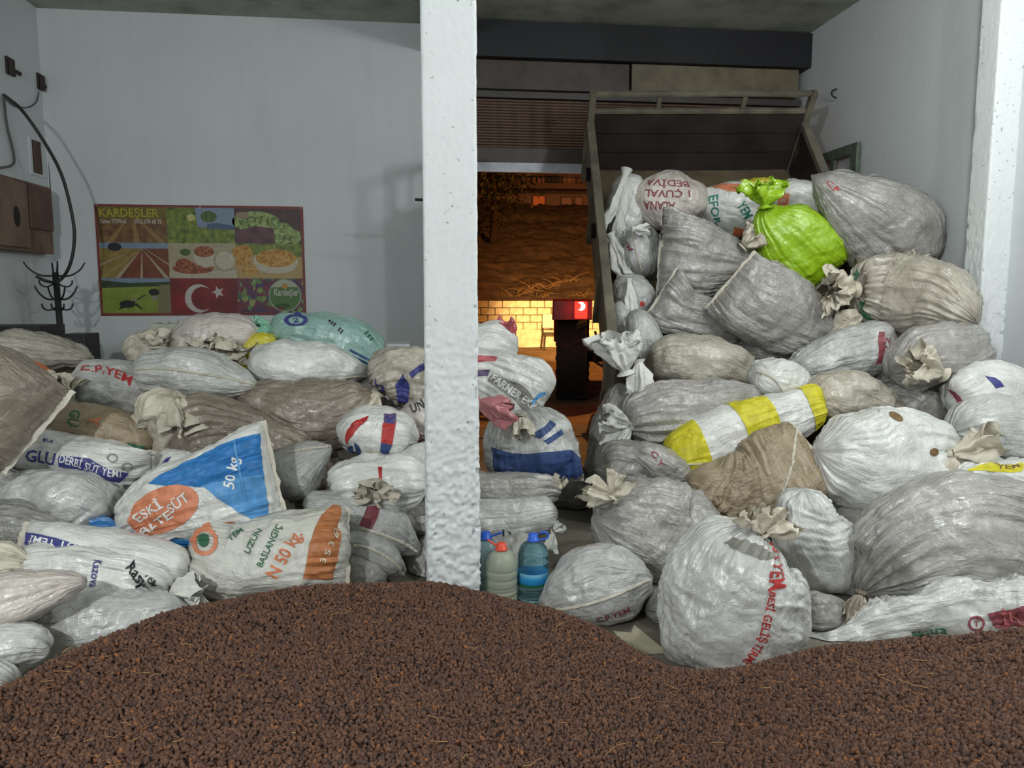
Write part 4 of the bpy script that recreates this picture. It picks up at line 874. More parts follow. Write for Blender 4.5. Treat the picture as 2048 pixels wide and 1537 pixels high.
# ------------------------------------------------------------------ left pile, front
S('blue and white feed sack with an orange oval lying tilted on the left pile', [(246, 1056, 26), (272, 1042, 96), (330, 1018, 144), (420, 990, 176), (500, 968, 198), (548, 956, 206)], 3.9, 'white', e0='tied', e1='sewn', wr=(1.2, .3, .7, .7), thick=.2, n=84, m=80, name='feed_sack',
  ruf=[((246, 1058), (-1, .1), 52, 44, 'blue', 3.84)],
  prints=[('p', [(296, 968), (400, 912), (520, 868), (528, 960), (400, 975), (330, 972)], 'blue'), ('p', [(400, 973), (528, 950), (541, 1052), (520, 1050), (440, 1000)], 'sky'), ('e', (328, 1020), 74, 44, -24, 'salmon'), ('p', [(400, 1058), (450, 1044), (490, 1046), (514, 1062), (450, 1068)], 'orange'), ('p', [(252, 1062), (320, 1080), (420, 1076), (430, 1086), (330, 1092), (262, 1078)], 'blue'), ('t', '50 kg', (462, 946), 62, 22, -80, 'white'), ('p', [(468, 884), (472, 884), (494, 1006), (490, 1006)], 'sky'), ('t', 'SÜT', (356, 1006), 48, 20, -36, 'white'), ('t', 'ESKİ', (298, 1022), 56, 17, -36, 'white'), ('t', 'ALTE', (312, 1046), 60, 17, -36, 'white')])
S('grey sack with a sewn triangular end, right of the blue sack', [(560, 985, 80), (590, 950, 110), (625, 918, 74), (664, 896, 16)], 4.3, 'ltgrey', wr=(.4, .3, .6, .7), seams=[((575, 906), (620, 898), (664, 894))])
S('small glossy brown sack wedged below the red-striped sack', [(588, 1000, 40), (630, 975, 76), (675, 945, 60), (700, 925, 30)], 4.45, 'brown', wr=(1.4, .4, 1, 1.2))
S('white sack with red and blue stripes, tied toward the front', [(684, 892, 30), (712, 872, 86), (752, 870, 106), (800, 872, 96), (836, 884, 44)], 4.5, 'white', wr=(.9, .3, .8, .6), thick=.24, ruf=[((748, 912), (0, 1), 20, 56, 'cream', 4.26, .6, 6, .5)],
  prints=[('p', [(692, 868), (712, 842), (738, 832), (734, 842), (706, 872), (694, 890)], 'red'), ('p', [(768, 828), (792, 828), (792, 846), (768, 846)], 'purple'), ('p', [(766, 846), (792, 846), (784, 890), (762, 886)], 'red'), ('p', [(762, 886), (784, 890), (776, 908), (760, 906)], 'dkblue'), ('t', 'K', (780, 838), 16, 18, -80, 'navy'), ('p', [(708, 884), (722, 898), (726, 914), (714, 908)], 'dkblue'), ('p', [(694, 894), (704, 890), (706, 908), (696, 906)], 'dkblue')])
S('beige plastic sack with navy diamond prints beside the pillar', [(742, 770, 40), (772, 755, 92), (820, 752, 112), (880, 760, 110), (930, 770, 60)], 5.0, 'beige', wr=(1.8, .6, 1.4, 1.4), thick=.22, ruf=[((752, 792), (-.4, .8), 40, 50, 'cream', 4.82, .5, 5, .3, False)],
  prints=[('p', [(790, 770), (806, 748), (820, 770), (816, 806), (796, 806)], 'navy'), ('p', [(748, 756), (768, 774), (766, 780), (750, 768)], 'navy'), ('p', [(818, 748), (850, 726), (850, 740), (824, 758)], 'navy')])
S('white flour sack with dark letters half hidden behind the pillar', [(798, 822, 40), (830, 838, 84), (885, 850, 96), (935, 850, 60)], 4.75, 'pinkish', wr=(1.4, .3, .9, .8), prints=[('t', 'UN', (834, 812), 30, 18, -20, 'black'), ('t', 'ETİ', (838, 874), 26, 10, 70, 'red')])
S('pale grey sack corner behind the pillar above the tied white sack', [(784, 912, 16), (815, 925, 70), (860, 935, 96), (925, 940, 90)], 4.35, 'silver', wr=(.5, .3, .7, .6))
S('white sack tied with dark string facing the front, beside the pillar', [(664, 982, 36), (695, 970, 86), (750, 968, 104), (810, 970, 98), (852, 972, 50)], 4.2, 'white', wr=(1.7, .3, .8, .7), thick=.25, ruf=[((752, 972), (.0, 1), 22, 76, 'cream', 3.93, .7, 8, .75)], prints=[('p', [(756, 934), (764, 934), (764, 958), (758, 960)], 'red')])
S('grey sack with a red band and a sewn corner near the pillar foot', [(606, 1006, 40), (665, 1012, 62), (725, 1035, 92), (785, 1070, 86), (838, 1104, 14)], 4.12, 'ltgrey', wr=(.5, .3, .7, .7), thick=.22, prints=[('p', [(734, 1014), (760, 1014), (744, 1060), (718, 1052)], 'maroon')], seams=[((722, 1058), (760, 1068), (800, 1084), (836, 1106))])
S('grey pillow sack under the red-banded one', [(670, 1090, 50), (725, 1098, 70), (775, 1120, 62), (812, 1146, 14)], 3.98, 'ltgrey', wr=(.5, .3, .7, .6), thick=.2, seams=[((706, 1092), (740, 1098), (780, 1120), (809, 1148))])
S('shaded grey sack at the bottom right of the left pile behind the raisins', [(660, 1140, 70), (720, 1145, 84), (775, 1155, 60)], 3.85, 'grey', wr=(1.2, .3, .8, .6))
S('shaded grey sack low against the pillar under the tied white sack', [(792, 1030, 36), (840, 1032, 84), (905, 1036, 90)], 4.3, 'grey', wr=(.8, .3, .8, .6))
S('clear plastic-wrapped sack low behind the pillar, right of the shaded ones', [(812, 1110, 60), (850, 1118, 120), (910, 1122, 124)], 4.22, 'silver', wr=(.8, .6, 1, 1.4))
S('white feed sack with orange weight lettering and a brown printed band', [(378, 1100, 44), (402, 1102, 94), (460, 1118, 136), (550, 1112, 154), (630, 1104, 152), (690, 1102, 148)], 3.62, 'offwhite', e1='sewn', wr=(1.0, .9, .7, .6), thick=.2, n=84, m=80, name='feed_sack',
  prints=[('p', [(640, 1036), (702, 1042), (664, 1160), (606, 1158)], 'rust'), ('t', 'N 50 kg.', (568, 1108), 104, 26, -62, 'orange'), ('t', 'BASLANGIÇ', (538, 1092), 92, 13, -62, 'green'), ('t', 'UZUN', (506, 1082), 56, 12, -62, 'green'), ('r', (410, 1084), 26, 18, 1.1, 'salmon'), ('e', (408, 1082), 11, 14, 0, 'green'), ('t', '3 5 3 60', (660, 1090), 84, 12, -66, 'cream'), ('t', 'YEM', (470, 1070), 34, 10, -40, 'green')])
S('smooth white sack with a navy band of mirrored lettering at the lower left', [(46, 1082, 66), (110, 1096, 84), (200, 1112, 94), (300, 1132, 100), (362, 1150, 82), (384, 1156, 50)], 3.55, 'white', e0='sewn', wr=(.4, .2, .6, .4), thick=.21, name='feed_sack', prints=[('p', [(52, 1066), (110, 1076), (180, 1098), (176, 1106), (110, 1104), (50, 1090)], 'navy'), ('t', 'SÜT YEMİ', (108, 1088), 104, 15, 190, 'white'), ('t', 'GLU', (210, 1108), 54, 15, 195, 'navy')])
S('white sack with blue and black lettering and a white tied mouth at the right', [(40, 1140, 60), (100, 1140, 84), (190, 1150, 102), (270, 1166, 92), (325, 1182, 52), (346, 1186, 22)], 3.42, 'white', e1='tied', wr=(1.8, .3, .7, .6), thick=.2, name='feed_sack', ruf=[((346, 1184), (1, -.1), 62, 62, 'white', 3.36, .6, 6, .3)],
  prints=[('t', 'Kazova', (192, 1148), 62, 17, 100, 'navy'), ('t', 'Rasyon', (284, 1164), 66, 24, 62, 'black'), ('t', 'YEM', (302, 1160), 40, 12, 50, 'black')])
S('crumpled cream sack mouth at the left border by the white lettered sack', [(-60, 1128, 50), (0, 1124, 58), (40, 1128, 50), (66, 1140, 20)], 3.32, 'cream', wr=(1, .5, 1.6, 1.6))
S('large grey sack lying behind the raisins at the lower left', [(30, 1290, 60), (90, 1262, 130), (180, 1244, 136), (270, 1232, 104), (340, 1222, 66), (372, 1216, 24)], 3.22, 'ltgrey', wr=(1.1, .9, .8, .7), thick=.2, n=84)
S('pinkish white plastic sack pointing right at the lower left border', [(-110, 1210, 120), (-20, 1212, 124), (50, 1196, 86), (110, 1176, 50), (168, 1160, 8)], 2.98, 'pinkish', wr=(1.2, .3, 1, .8), thick=.14)
S('crumpled white plastic under the pinkish sack at the left border', [(-80, 1290, 80), (0, 1286, 76), (60, 1284, 64), (98, 1292, 36)], 2.86, 'silver', wr=(.8, 1.6, 1.2, 1.4), thick=.12)
S('pale grey sack in the bottom left corner beside the raisins', [(-110, 1360, 80), (-30, 1352, 76), (30, 1372, 40)], 2.74, 'silver', wr=(.5, .3, .8, .5), thick=.12)
# ------------------------------------------------------------------ stack right of the pillar
S('white sack with a red cloth mouth on top of the stack behind the pillar', [(870, 695, 70), (940, 694, 84), (990, 694, 80), (1030, 706, 40)], 5.05, 'white', wr=(1.2, .5, 1, .8), thick=.22, ruf=[((1022, 692), (-.35, -1), 50, 40, 'red', 4.98, .6, 4, .1, False)])
S('white farm sack with a grey lettered band and pink stripes, beside the pillar', [(860, 745, 84), (950, 748, 104), (1015, 772, 128), (1062, 790, 122), (1088, 806, 80)], 4.82, 'white', wr=(1.6, .4, .8, .7), thick=.24, name='feed_sack',
  prints=[('p', [(944, 712), (995, 714), (990, 724), (944, 728)], 'pink'), ('p', [(946, 742), (980, 740), (976, 752), (946, 754)], 'purple'), ('p', [(985, 748), (1040, 768), (1082, 812), (1076, 828), (1024, 794), (975, 762)], 'grey'), ('t', 'FARMER EKM', (1030, 786), 108, 17, 34, 'white'), ('p', [(1062, 804), (1090, 784), (1090, 790), (1064, 810)], 'sky')])
S('blue-bottomed white sack with a pink mouth, right of the pillar', [(1048, 822, 60), (1052, 850, 150), (1062, 895, 176), (1070, 935, 172), (1072, 962, 172)], 4.6, 'ltgrey', e0='tied', e1='sewn', wr=(1.2, .5, .8, .9), thick=.22, name='feed_sack', n=76, m=76,
  ruf=[((958, 806), (1, .38), 66, 46, 'pink', 4.42, .5, 4, .15, False), ((1042, 836), (.1, 1), 38, 40, 'cream', 4.42, .6, 5, .4)],
  prints=[('p', [(984, 894), (1060, 908), (1140, 900), (1154, 938), (1070, 962), (990, 976)], 'dkblue'), ('p', [(1054, 872), (1100, 842), (1112, 850), (1080, 878)], 'dkblue'), ('p', [(1086, 882), (1122, 858), (1126, 868), (1096, 890)], 'dkblue'), ('t', 'VACAN', (968, 856), 52, 13, 78, 'grey')])
S('grey sack tied at its right end, under the blue-bottomed sack', [(860, 980, 66), (950, 984, 76), (1040, 984, 66), (1100, 982, 36), (1112, 984, 20)], 4.36, 'grey', e1='tied', wr=(1.2, .3, .8, .5), thick=.22, ruf=[((1108, 976), (.6, -.8), 26, 26, 'cream', 4.3)])
S('silvery grey sack with a white tied corner, above the water bottles', [(850, 1046, 92), (940, 1046, 94), (1030, 1040, 84), (1090, 1030, 70), (1116, 1028, 48)], 4.25, 'silver', wr=(.5, .2, .8, .5), thick=.24, ruf=[((1108, 1062), (.4, -.3), 20, 20, 'white', 4.05), ((1106, 1068), (-.2, 1), 34, 22, 'white', 4.05, .5, 5, .2, False)], prints=[('t', 'LX', (1020, 1074), 30, 14, 8, 'black')])
S('grey sack at the floor behind the water bottles', [(850, 1140, 110), (940, 1138, 118), (1030, 1130, 112), (1098, 1128, 84)], 4.12, 'grey', wr=(.8, .4, .8, .6), thick=.24)
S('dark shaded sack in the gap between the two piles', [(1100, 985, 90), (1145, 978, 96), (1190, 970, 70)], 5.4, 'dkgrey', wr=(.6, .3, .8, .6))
# ------------------------------------------------------------------ right pile: in the trailer, top rows
S('upright white sack with a wide folded hem, at the top left of the trailer', [(1262, 348, 50), (1256, 400, 74), (1240, 450, 74), (1232, 478, 60)], 7.0, 'white', wr=(.6, .5, .6, .6), thick=.16, ruf=[((1250, 352), (-.25, 1), 120, 44, 'white', 6.86, .25, 3, .05, False)])
S('whitish sack with upside-down red lettering, at the trailer top', [(1345, 340, 70), (1342, 372, 130), (1340, 415, 146), (1340, 462, 110)], 6.9, 'pinkish', wr=(.5, .6, .7, .5), thick=.22, name='feed_sack', prints=[('t', 'BEDİVA', (1334, 366), 88, 13, 182, 'maroon'), ('t', '1 ÇUVAL', (1334, 388), 92, 15, 182, 'maroon'), ('t', 'ALANA', (1318, 412), 64, 17, 182, 'maroon'), ('t', '20', (1354, 436), 22, 10, 182, 'grey')])
S('white sack with green vertical lettering behind the lime sack', [(1470, 362, 100), (1468, 385, 140), (1462, 430, 134), (1448, 478, 70)], 6.8, 'white', wr=(.4, .4, .6, .4), thick=.22, name='feed_sack', prints=[('t', 'EFOR-T', (1432, 432), 84, 15, 78, 'teal'), ('p', [(1428, 366), (1505, 366), (1502, 384), (1470, 384)], 'salmon'), ('t', 'YEM', (1490, 420), 34, 20, 60, 'teal'), ('p', [(1468, 454), (1486, 458), (1482, 474), (1464, 470)], 'orange')])
S('white sack with an orange square behind the lime sack at the right', [(1545, 388, 50), (1590, 400, 78), (1640, 430, 110), (1684, 465, 76), (1702, 482, 30)], 6.65, 'white', wr=(.5, .2, .7, .5), thick=.2, prints=[('p', [(1558, 386), (1580, 388), (1576, 412), (1554, 410)], 'salmon'), ('t', 'o', (1566, 400), 8, 8, 0, 'white')])
S('small yellow bag corner sticking up behind the lime sack mouth', [(1480, 366, 10), (1510, 366, 16), (1548, 362, 10)], 6.9, 'yellow', thick=.05, name='plastic_bag')
S('bright lime green sack with a knotted mouth on the trailer load', [(1530, 414, 24), (1542, 440, 84), (1575, 475, 136), (1615, 515, 152), (1654, 552, 146)], 6.15, 'lime', e0='tied', e1='sewn', wr=(.9, .3, .7, .6), thick=.2, n=80, m=80, ruf=[((1530, 410), (-.15, -1), 44, 78, 'lime', 6.06, .6, 6, .25)])
S('big dusty grey sack with red letters, topmost at the right wall', [(1622, 350, 6), (1662, 380, 78), (1722, 424, 146), (1785, 472, 172), (1818, 510, 126), (1822, 527, 30)], 5.95, 'grey', e1='tied', wr=(1.1, .3, .7, .7), thick=.23, n=80, m=80, ruf=[((1818, 518), (.1, 1), 22, 60, 'cream', 5.72, .6, 6, .6)], prints=[('t', 'C.P', (1666, 372), 30, 12, 45, 'red')])
S('dusty beige sack with a green band and a ruffled mouth, at the right wall', [(1704, 580, 20), (1728, 582, 92), (1790, 588, 136, 5.5), (1870, 600, 136, 5.2), (1925, 628, 76, 4.98), (1954, 648, 16, 4.9)], 5.6, 'beige', e0='tied', wr=(1.8, .5, .7, .6), thick=.23, n=80, m=80, ruf=[((1706, 580), (-1, .05), 58, 72, 'cream', 5.5)], prints=[('p', [(1716, 600), (1730, 604), (1758, 648), (1740, 642)], 'green'), ('p', [(1706, 548), (1714, 536), (1718, 556), (1712, 564)], 'green')])
S('shiny grey sack with an upright white seam, left of the lime sack', [(1322, 516, 170), (1370, 518, 160), (1425, 526, 136), (1474, 532, 84), (1500, 538, 30)], 6.2, 'grey', e0='sewn', wr=(2.2, .3, .7, .7), thick=.2, n=76, m=76, ruf=[((1488, 492), (.5, -.5), 34, 46, 'cream', 6.05)])
S('shiny grey sack with a slanted white seam, below the upright-seam sack', [(1316, 600, 128), (1360, 628, 88), (1420, 645, 86), (1470, 660, 56), (1486, 666, 24)], 6.0, 'grey', e0='sewn', wr=(1.4, .3, .7, .7), thick=.18)
S('dusty shiny sack with a sewn left corner, under the lime sack', [(1462, 562, 128), (1505, 596, 152), (1570, 632, 146), (1630, 664, 92), (1662, 682, 24)], 5.75, 'grey', e0='sewn', e1='tied', wr=(1.0, .3, .8, 1.2), thick=.22, n=80, m=80, ruf=[((1664, 680), (.8, -.6), 62, 54, 'cream', 5.6)])
S('grey sack with red stripes under the green-banded sack', [(1582, 742, 40), (1630, 728, 80), (1700, 706, 100), (1760, 692, 100), (1790, 690, 60)], 5.45, 'ltgrey', wr=(1, .4, .8, .9), thick=.2, prints=[('p', [(1758, 664), (1770, 664), (1766, 726), (1750, 730)], 'maroon'), ('t', 'ZZZ', (1774, 696), 46, 10, 95, 'maroon')])
S('folded shiny grey sack with a big beige mouth, at the right pilaster', [(1970, 690, 50), (1930, 700, 96), (1860, 712, 116), (1810, 736, 84), (1782, 750, 36)], 4.92, 'grey', wr=(2.2, .4, 1, .9), thick=.22, ruf=[((1880, 745), (-.9, -.25), 82, 70, 'cream', 4.72, .5, 6, .3, False)])
S('white sack with blue and red marks leaning on the right pilaster', [(1892, 812, 50), (1925, 792, 92), (1975, 776, 104), (2040, 790, 80)], 4.72, 'white', wr=(1, .3, .9, .6), thick=.2, ruf=[((1950, 748), (.3, -1), 20, 60, 'white', 4.8, .6, 6, .2)], prints=[('p', [(1970, 752), (1990, 756), (2008, 774), (1992, 778)], 'navy'), ('p', [(1896, 780), (1910, 784), (1928, 812), (1912, 816)], 'maroon')])
S('silvery white sack with long creases at the right border', [(1902, 868, 44), (1940, 862, 110), (2010, 862, 130), (2100, 866, 130)], 4.55, 'silver', wr=(2.2, .4, .8, .7), thick=.22)
S('small clean white sack in the middle of the right pile', [(1508, 732, 30), (1535, 748, 74), (1580, 762, 76), (1622, 776, 44)], 5.15, 'white', wr=(.4, .3, .7, .5), thick=.16, seams=[((1512, 742), (1545, 756), (1562, 776), (1570, 792))])
S('wide dusty grey sack, second below the slanted seam', [(1296, 724, 90), (1350, 722, 94), (1430, 726, 92), (1490, 744, 62), (1512, 752, 30)], 5.55, 'beige', wr=(.5, .5, .8, .7), thick=.2)
S('steep grey sack standing in the trailer left of the wide dusty one', [(1266, 622, 30), (1288, 672, 64), (1302, 730, 76), (1300, 778, 60)], 5.85, 'ltgrey', wr=(.5, .3, .6, .4), thick=.2)
S('grey sack edge with a white folded hem, below the top left white sack', [(1216, 474, 34), (1234, 505, 62), (1254, 545, 60)], 6.75, 'ltgrey', e0='sewn', wr=(.5, .4, .6, .5), thick=.2, ruf=[((1224, 476), (.4, 1), 78, 36, 'white', 6.56, .25, 3, .05, False)])
S('grey sack with a thin upright white seam, beside the red-letter sack', [(1282, 448, 50), (1284, 500, 74), (1286, 556, 64)], 6.55, 'ltgrey', wr=(.5, .3, .6, .5), thick=.2, seams=[((1264, 458), (1272, 500), (1284, 545))], ruf=[((1268, 458), (.9, .1), 28, 24, 'white', 6.33, .5, 4, .1, False)], prints=[('e', (1279, 437), 5, 4, 0, 'red'), ('t', 'YM', (1256, 492), 20, 7, 60, 'maroon')])
S('grey sack with a red dot and torn white hem at the trailer side', [(1234, 556, 34), (1262, 590, 74), (1288, 636, 70)], 6.3, 'ltgrey', wr=(.6, .5, .7, .6), thick=.2, ruf=[((1258, 566), (.1, 1), 68, 26, 'white', 6.1, .3, 3, .05, False)], prints=[('e', (1284, 608), 5, 5, 0, 'red')])
S('narrow grey sack standing against the trailer side board', [(1232, 606, 14), (1248, 650, 52), (1262, 710, 66), (1272, 760, 60)], 6.1, 'ltgrey', wr=(.4, .3, .6, .4), thick=.18)
S('grey sack hanging off the trailer side with a white knotted plastic mouth', [(1252, 770, 50), (1236, 820, 66), (1222, 890, 84), (1222, 950, 92), (1236, 985, 60)], 5.35, 'dkgrey', wr=(.6, .4, .7, .6), thick=.18, ruf=[((1250, 740), (-.3, -1), 70, 84, 'white', 5.2, .6, 5, .2, False), ((1278, 728), (.1, 1), 66, 44, 'white', 5.2, .5, 4, .1, False)])
S('long shiny grey sack with a clear knotted mouth on its left', [(1252, 852, 26), (1282, 842, 100), (1350, 832, 122), (1430, 822, 112), (1490, 810, 84), (1526, 804, 46)], 5.15, 'grey', e0='tied', wr=(1.5, .3, .7, .8), thick=.21, n=80, ruf=[((1256, 850), (-1, -.35), 58, 46, 'silver', 5.05), ((1256, 856), (-.7, 1), 78, 50, 'silver', 5.05, .5, 5, .2, False)])
S('yellow and white striped sack lying across the right pile', [(1334, 936, 20), (1368, 914, 96), (1420, 895, 122), (1490, 866, 116), (1570, 834, 92), (1625, 814, 76), (1650, 808, 46)], 4.85, 'white', wr=(.8, .3, .7, .5), thick=.19, n=84, m=80, name='feed_sack', seams=[((1328, 934), (1370, 930), (1410, 928), (1446, 924))], prints=[('b', 0.0, .22, -2, 2, 'yellow'), ('b', .46, .66, -2, 2, 'yellow'), ('b', .86, .985, -2, 2, 'yellow')])
S('brown ribbed sack with a stitched seam, under the striped sack', [(1372, 962, 60), (1430, 980, 112), (1500, 978, 150), (1560, 948, 176), (1602, 915, 150), (1622, 900, 110)], 4.45, 'tan', e1='sewn', wr=(.4, 2.4, .8, .7), thick=.22, n=90, m=80, seams=[((1592, 862), (1586, 920), (1568, 980), (1548, 1032))])
S('big clean white sack with brown stains and a beige mouth at its right', [(1634, 905, 60), (1668, 915, 150), (1740, 928, 212), (1820, 915, 190), (1880, 905, 118), (1904, 906, 30)], 4.35, 'white', e1='tied', wr=(1.3, .4, .8, .8), thick=.25, n=88, m=84, ruf=[((1904, 910), (1, -.2), 70, 72, 'cream', 4.2), ((1904, 918), (-.1, 1), 40, 40, 'cream', 4.15, .5, 5, .2, False)], prints=[('e', (1792, 834), 16, 7, 30, 'brown'), ('e', (1868, 905), 9, 8, 0, 'brown')])
S('patchy beige sack top just above the big white sack', [(1612, 792, 50), (1660, 790, 88), (1730, 800, 88), (1796, 824, 40)], 4.95, 'beige', wr=(1, .6, 1, 1), thick=.18)
S('shaded silver sack between the beige-mouthed sack and the big white one', [(1756, 796, 40), (1810, 802, 74), (1870, 830, 76), (1920, 850, 40)], 5.0, 'grey', wr=(1.4, .4, .8, .8), thick=.18)
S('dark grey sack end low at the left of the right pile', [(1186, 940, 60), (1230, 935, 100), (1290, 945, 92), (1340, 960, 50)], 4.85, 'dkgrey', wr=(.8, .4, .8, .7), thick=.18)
S('grey sack with faded red letters under the long shiny one', [(1262, 902, 30), (1296, 918, 66), (1340, 945, 72), (1380, 965, 50)], 4.78, 'grey', wr=(.6, .4, .7, .6), thick=.16, prints=[('t', 'C.Y', (1316, 918), 40, 12, 55, 'maroon')])
S('big translucent grey sack tied at its upper left, low in the right pile', [(1186, 1030, 70), (1225, 1040, 132), (1290, 1056, 190), (1360, 1074, 200), (1420, 1060, 150), (1448, 1052, 80)], 4.02, 'grey', wr=(1.4, .4, .9, 1.1), thick=.24, n=88, m=84, ruf=[((1226, 994), (-1, -.35), 56, 46, 'cream', 3.82), ((1228, 990), (.55, -1), 40, 48, 'cream', 3.8, .5, 5, .2, False)])
S('grey pillow sack with a sewn edge on the floor by the water bottles', [(1082, 1216, 20), (1120, 1196, 92), (1180, 1172, 140), (1240, 1164, 140), (1284, 1158, 80), (1306, 1154, 16)], 3.5, 'ltgrey', wr=(.4, .9, .6, .5), thick=.2, n=80, m=80, seams=[((1092, 1222), (1160, 1214), (1220, 1196), (1270, 1174), (1302, 1158))], prints=[('t', 'C.P.YEM', (1226, 1232), 70, 10, -20, 'maroon')])
S('white sack with red side lettering standing in front of the right pile', [(1522, 1064, 40), (1512, 1076, 120), (1486, 1116, 222), (1468, 1190, 266), (1458, 1260, 258), (1450, 1326, 200), (1446, 1362, 130)], 3.02, 'silver', e0='tied', wr=(.7, .9, .7, .7), thick=.25, n=100, m=96, name='feed_sack', ruf=[((1524, 1064), (-.55, -1), 46, 60, 'cream', 2.94, .55, 5, .2), ((1530, 1064), (1, -.5), 56, 58, 'cream', 2.94, .5, 5, .2, False)],
  prints=[('p', [(1446, 1086), (1480, 1080), (1524, 1092), (1556, 1116), (1520, 1120), (1484, 1106)], 'window'), ('t', 'SÜT', (1546, 1102), 44, 20, 66, 'red'), ('t', 'YEM', (1556, 1150), 54, 28, 96, 'red'), ('t', 'BESİ GELİŞ', (1536, 1236), 104, 17, 106, 'red'), ('t', 'TİRME', (1506, 1310), 54, 16, 122, 'red')])
S('pale grey sack leaning behind the front white sack', [(1608, 978, 50), (1606, 1010, 96), (1618, 1060, 132), (1650, 1125, 158), (1668, 1180, 130)], 3.75, 'silver', wr=(1.3, .9, .8, .6), thick=.24, n=76)
S('largest grey sack, bulging at the lower right of the right pile', [(1722, 1186, 30), (1752, 1156, 120), (1810, 1112, 206), (1880, 1082, 240), (1970, 1074, 236), (2080, 1100, 180)], 3.5, 'grey', e0='tied', wr=(2.0, .4, .8, .9), thick=.28, n=96, m=90, ruf=[((1720, 1190), (-.5, 1), 54, 40, 'brown', 3.22)])
S('small shiny grey sack on the floor right of the front white sack', [(1580, 1228, 60), (1620, 1228, 78), (1660, 1222, 66), (1696, 1214, 24)], 3.3, 'grey', wr=(1.2, .4, .8, .8), thick=.14)
S('flat grey sack with maroon print lying along the raisins at the right', [(1596, 1290, 10), (1680, 1274, 44), (1790, 1246, 84), (1920, 1222, 104), (2080, 1210, 110)], 3.15, 'silver', wr=(.6, 1.6, 1, 1.2), thick=.13, n=90, name='feed_sack', prints=[('p', [(1974, 1228), (2050, 1212), (2050, 1252), (1990, 1256)], 'maroon'), ('r', (1952, 1248), 17, 12, .9, 'maroon'), ('t', 'T', (1952, 1248), 10, 12, -6, 'maroon'), ('t', 'Ekstra', (1856, 1262), 66, 16, -14, 'green'), ('t', 'İL', (2018, 1236), 34, 26, -10, 'pink')])
S('white sack with a yellow print tucked under the silvery sack at the right border', [(1902, 956, 24), (1950, 952, 58), (2010, 962, 84), (2090, 968, 96)], 4.12, 'white', wr=(1.4, .3, .8, .6), thick=.18, prints=[('p', [(1926, 946), (1960, 930), (2046, 926), (2046, 942), (1980, 944)], 'yellow'), ('t', 'YEM', (2016, 934), 50, 10, -4, 'brown')])
S('light grey sack edge at the right border beside the largest grey sack', [(1985, 1030, 30), (2030, 1044, 76), (2090, 1058, 90)], 4.02, 'silver', wr=(1, .4, .8, .6), thick=.18)
S('shaded sack on the floor behind the front white sack, at its left', [(1290, 1218, 40), (1320, 1216, 74), (1380, 1216, 90), (1420, 1216, 60)], 3.42, 'dkgrey', wr=(.8, .4, .8, .6), thick=.14)
# ------------------------------------------------------------------ sacks of the second layer seen in the gaps
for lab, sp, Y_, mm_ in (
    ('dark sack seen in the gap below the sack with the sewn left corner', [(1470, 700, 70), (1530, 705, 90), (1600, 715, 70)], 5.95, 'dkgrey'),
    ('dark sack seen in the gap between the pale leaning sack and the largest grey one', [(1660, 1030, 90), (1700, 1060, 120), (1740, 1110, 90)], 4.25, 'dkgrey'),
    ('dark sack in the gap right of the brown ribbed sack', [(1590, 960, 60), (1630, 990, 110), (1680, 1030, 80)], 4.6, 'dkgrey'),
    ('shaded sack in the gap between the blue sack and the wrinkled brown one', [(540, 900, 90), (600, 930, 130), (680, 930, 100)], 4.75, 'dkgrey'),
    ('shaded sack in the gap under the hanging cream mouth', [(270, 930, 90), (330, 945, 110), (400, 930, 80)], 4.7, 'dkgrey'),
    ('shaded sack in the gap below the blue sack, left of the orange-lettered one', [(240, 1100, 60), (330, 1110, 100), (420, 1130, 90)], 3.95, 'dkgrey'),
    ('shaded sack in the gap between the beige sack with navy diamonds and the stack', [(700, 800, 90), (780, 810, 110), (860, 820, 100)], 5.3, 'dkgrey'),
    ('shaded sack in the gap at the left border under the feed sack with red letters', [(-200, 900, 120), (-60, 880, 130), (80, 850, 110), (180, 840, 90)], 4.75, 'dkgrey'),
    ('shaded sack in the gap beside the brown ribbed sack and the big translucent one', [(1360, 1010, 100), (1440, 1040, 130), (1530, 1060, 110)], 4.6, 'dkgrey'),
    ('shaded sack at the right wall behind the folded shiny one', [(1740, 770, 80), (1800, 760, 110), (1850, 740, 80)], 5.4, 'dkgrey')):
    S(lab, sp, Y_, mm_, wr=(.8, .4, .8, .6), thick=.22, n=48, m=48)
# fresh leaf stuck on the pile
lp = P(1716, 706, 5.27); b = MB(); lf = []
for k in range(9):
    t = k/8; w_ = .022*math.sin(math.pi*t)**.7; c_ = lp+RT*(t-.5)*.10+UP*(.012*math.sin(3*t)); lf += [c_-UP*w_, c_-FW*.006, c_+UP*w_]
b.add(lf, [(k*3+q, k*3+q+1, k*3+q+4, k*3+q+3) for k in range(8) for q in range(2)]); tag(b.build('green_leaf', ink('leaf'), None, True, loc=lp, fix=False), 'small fresh green leaf lying on the red-striped grey sack', 'leaf')
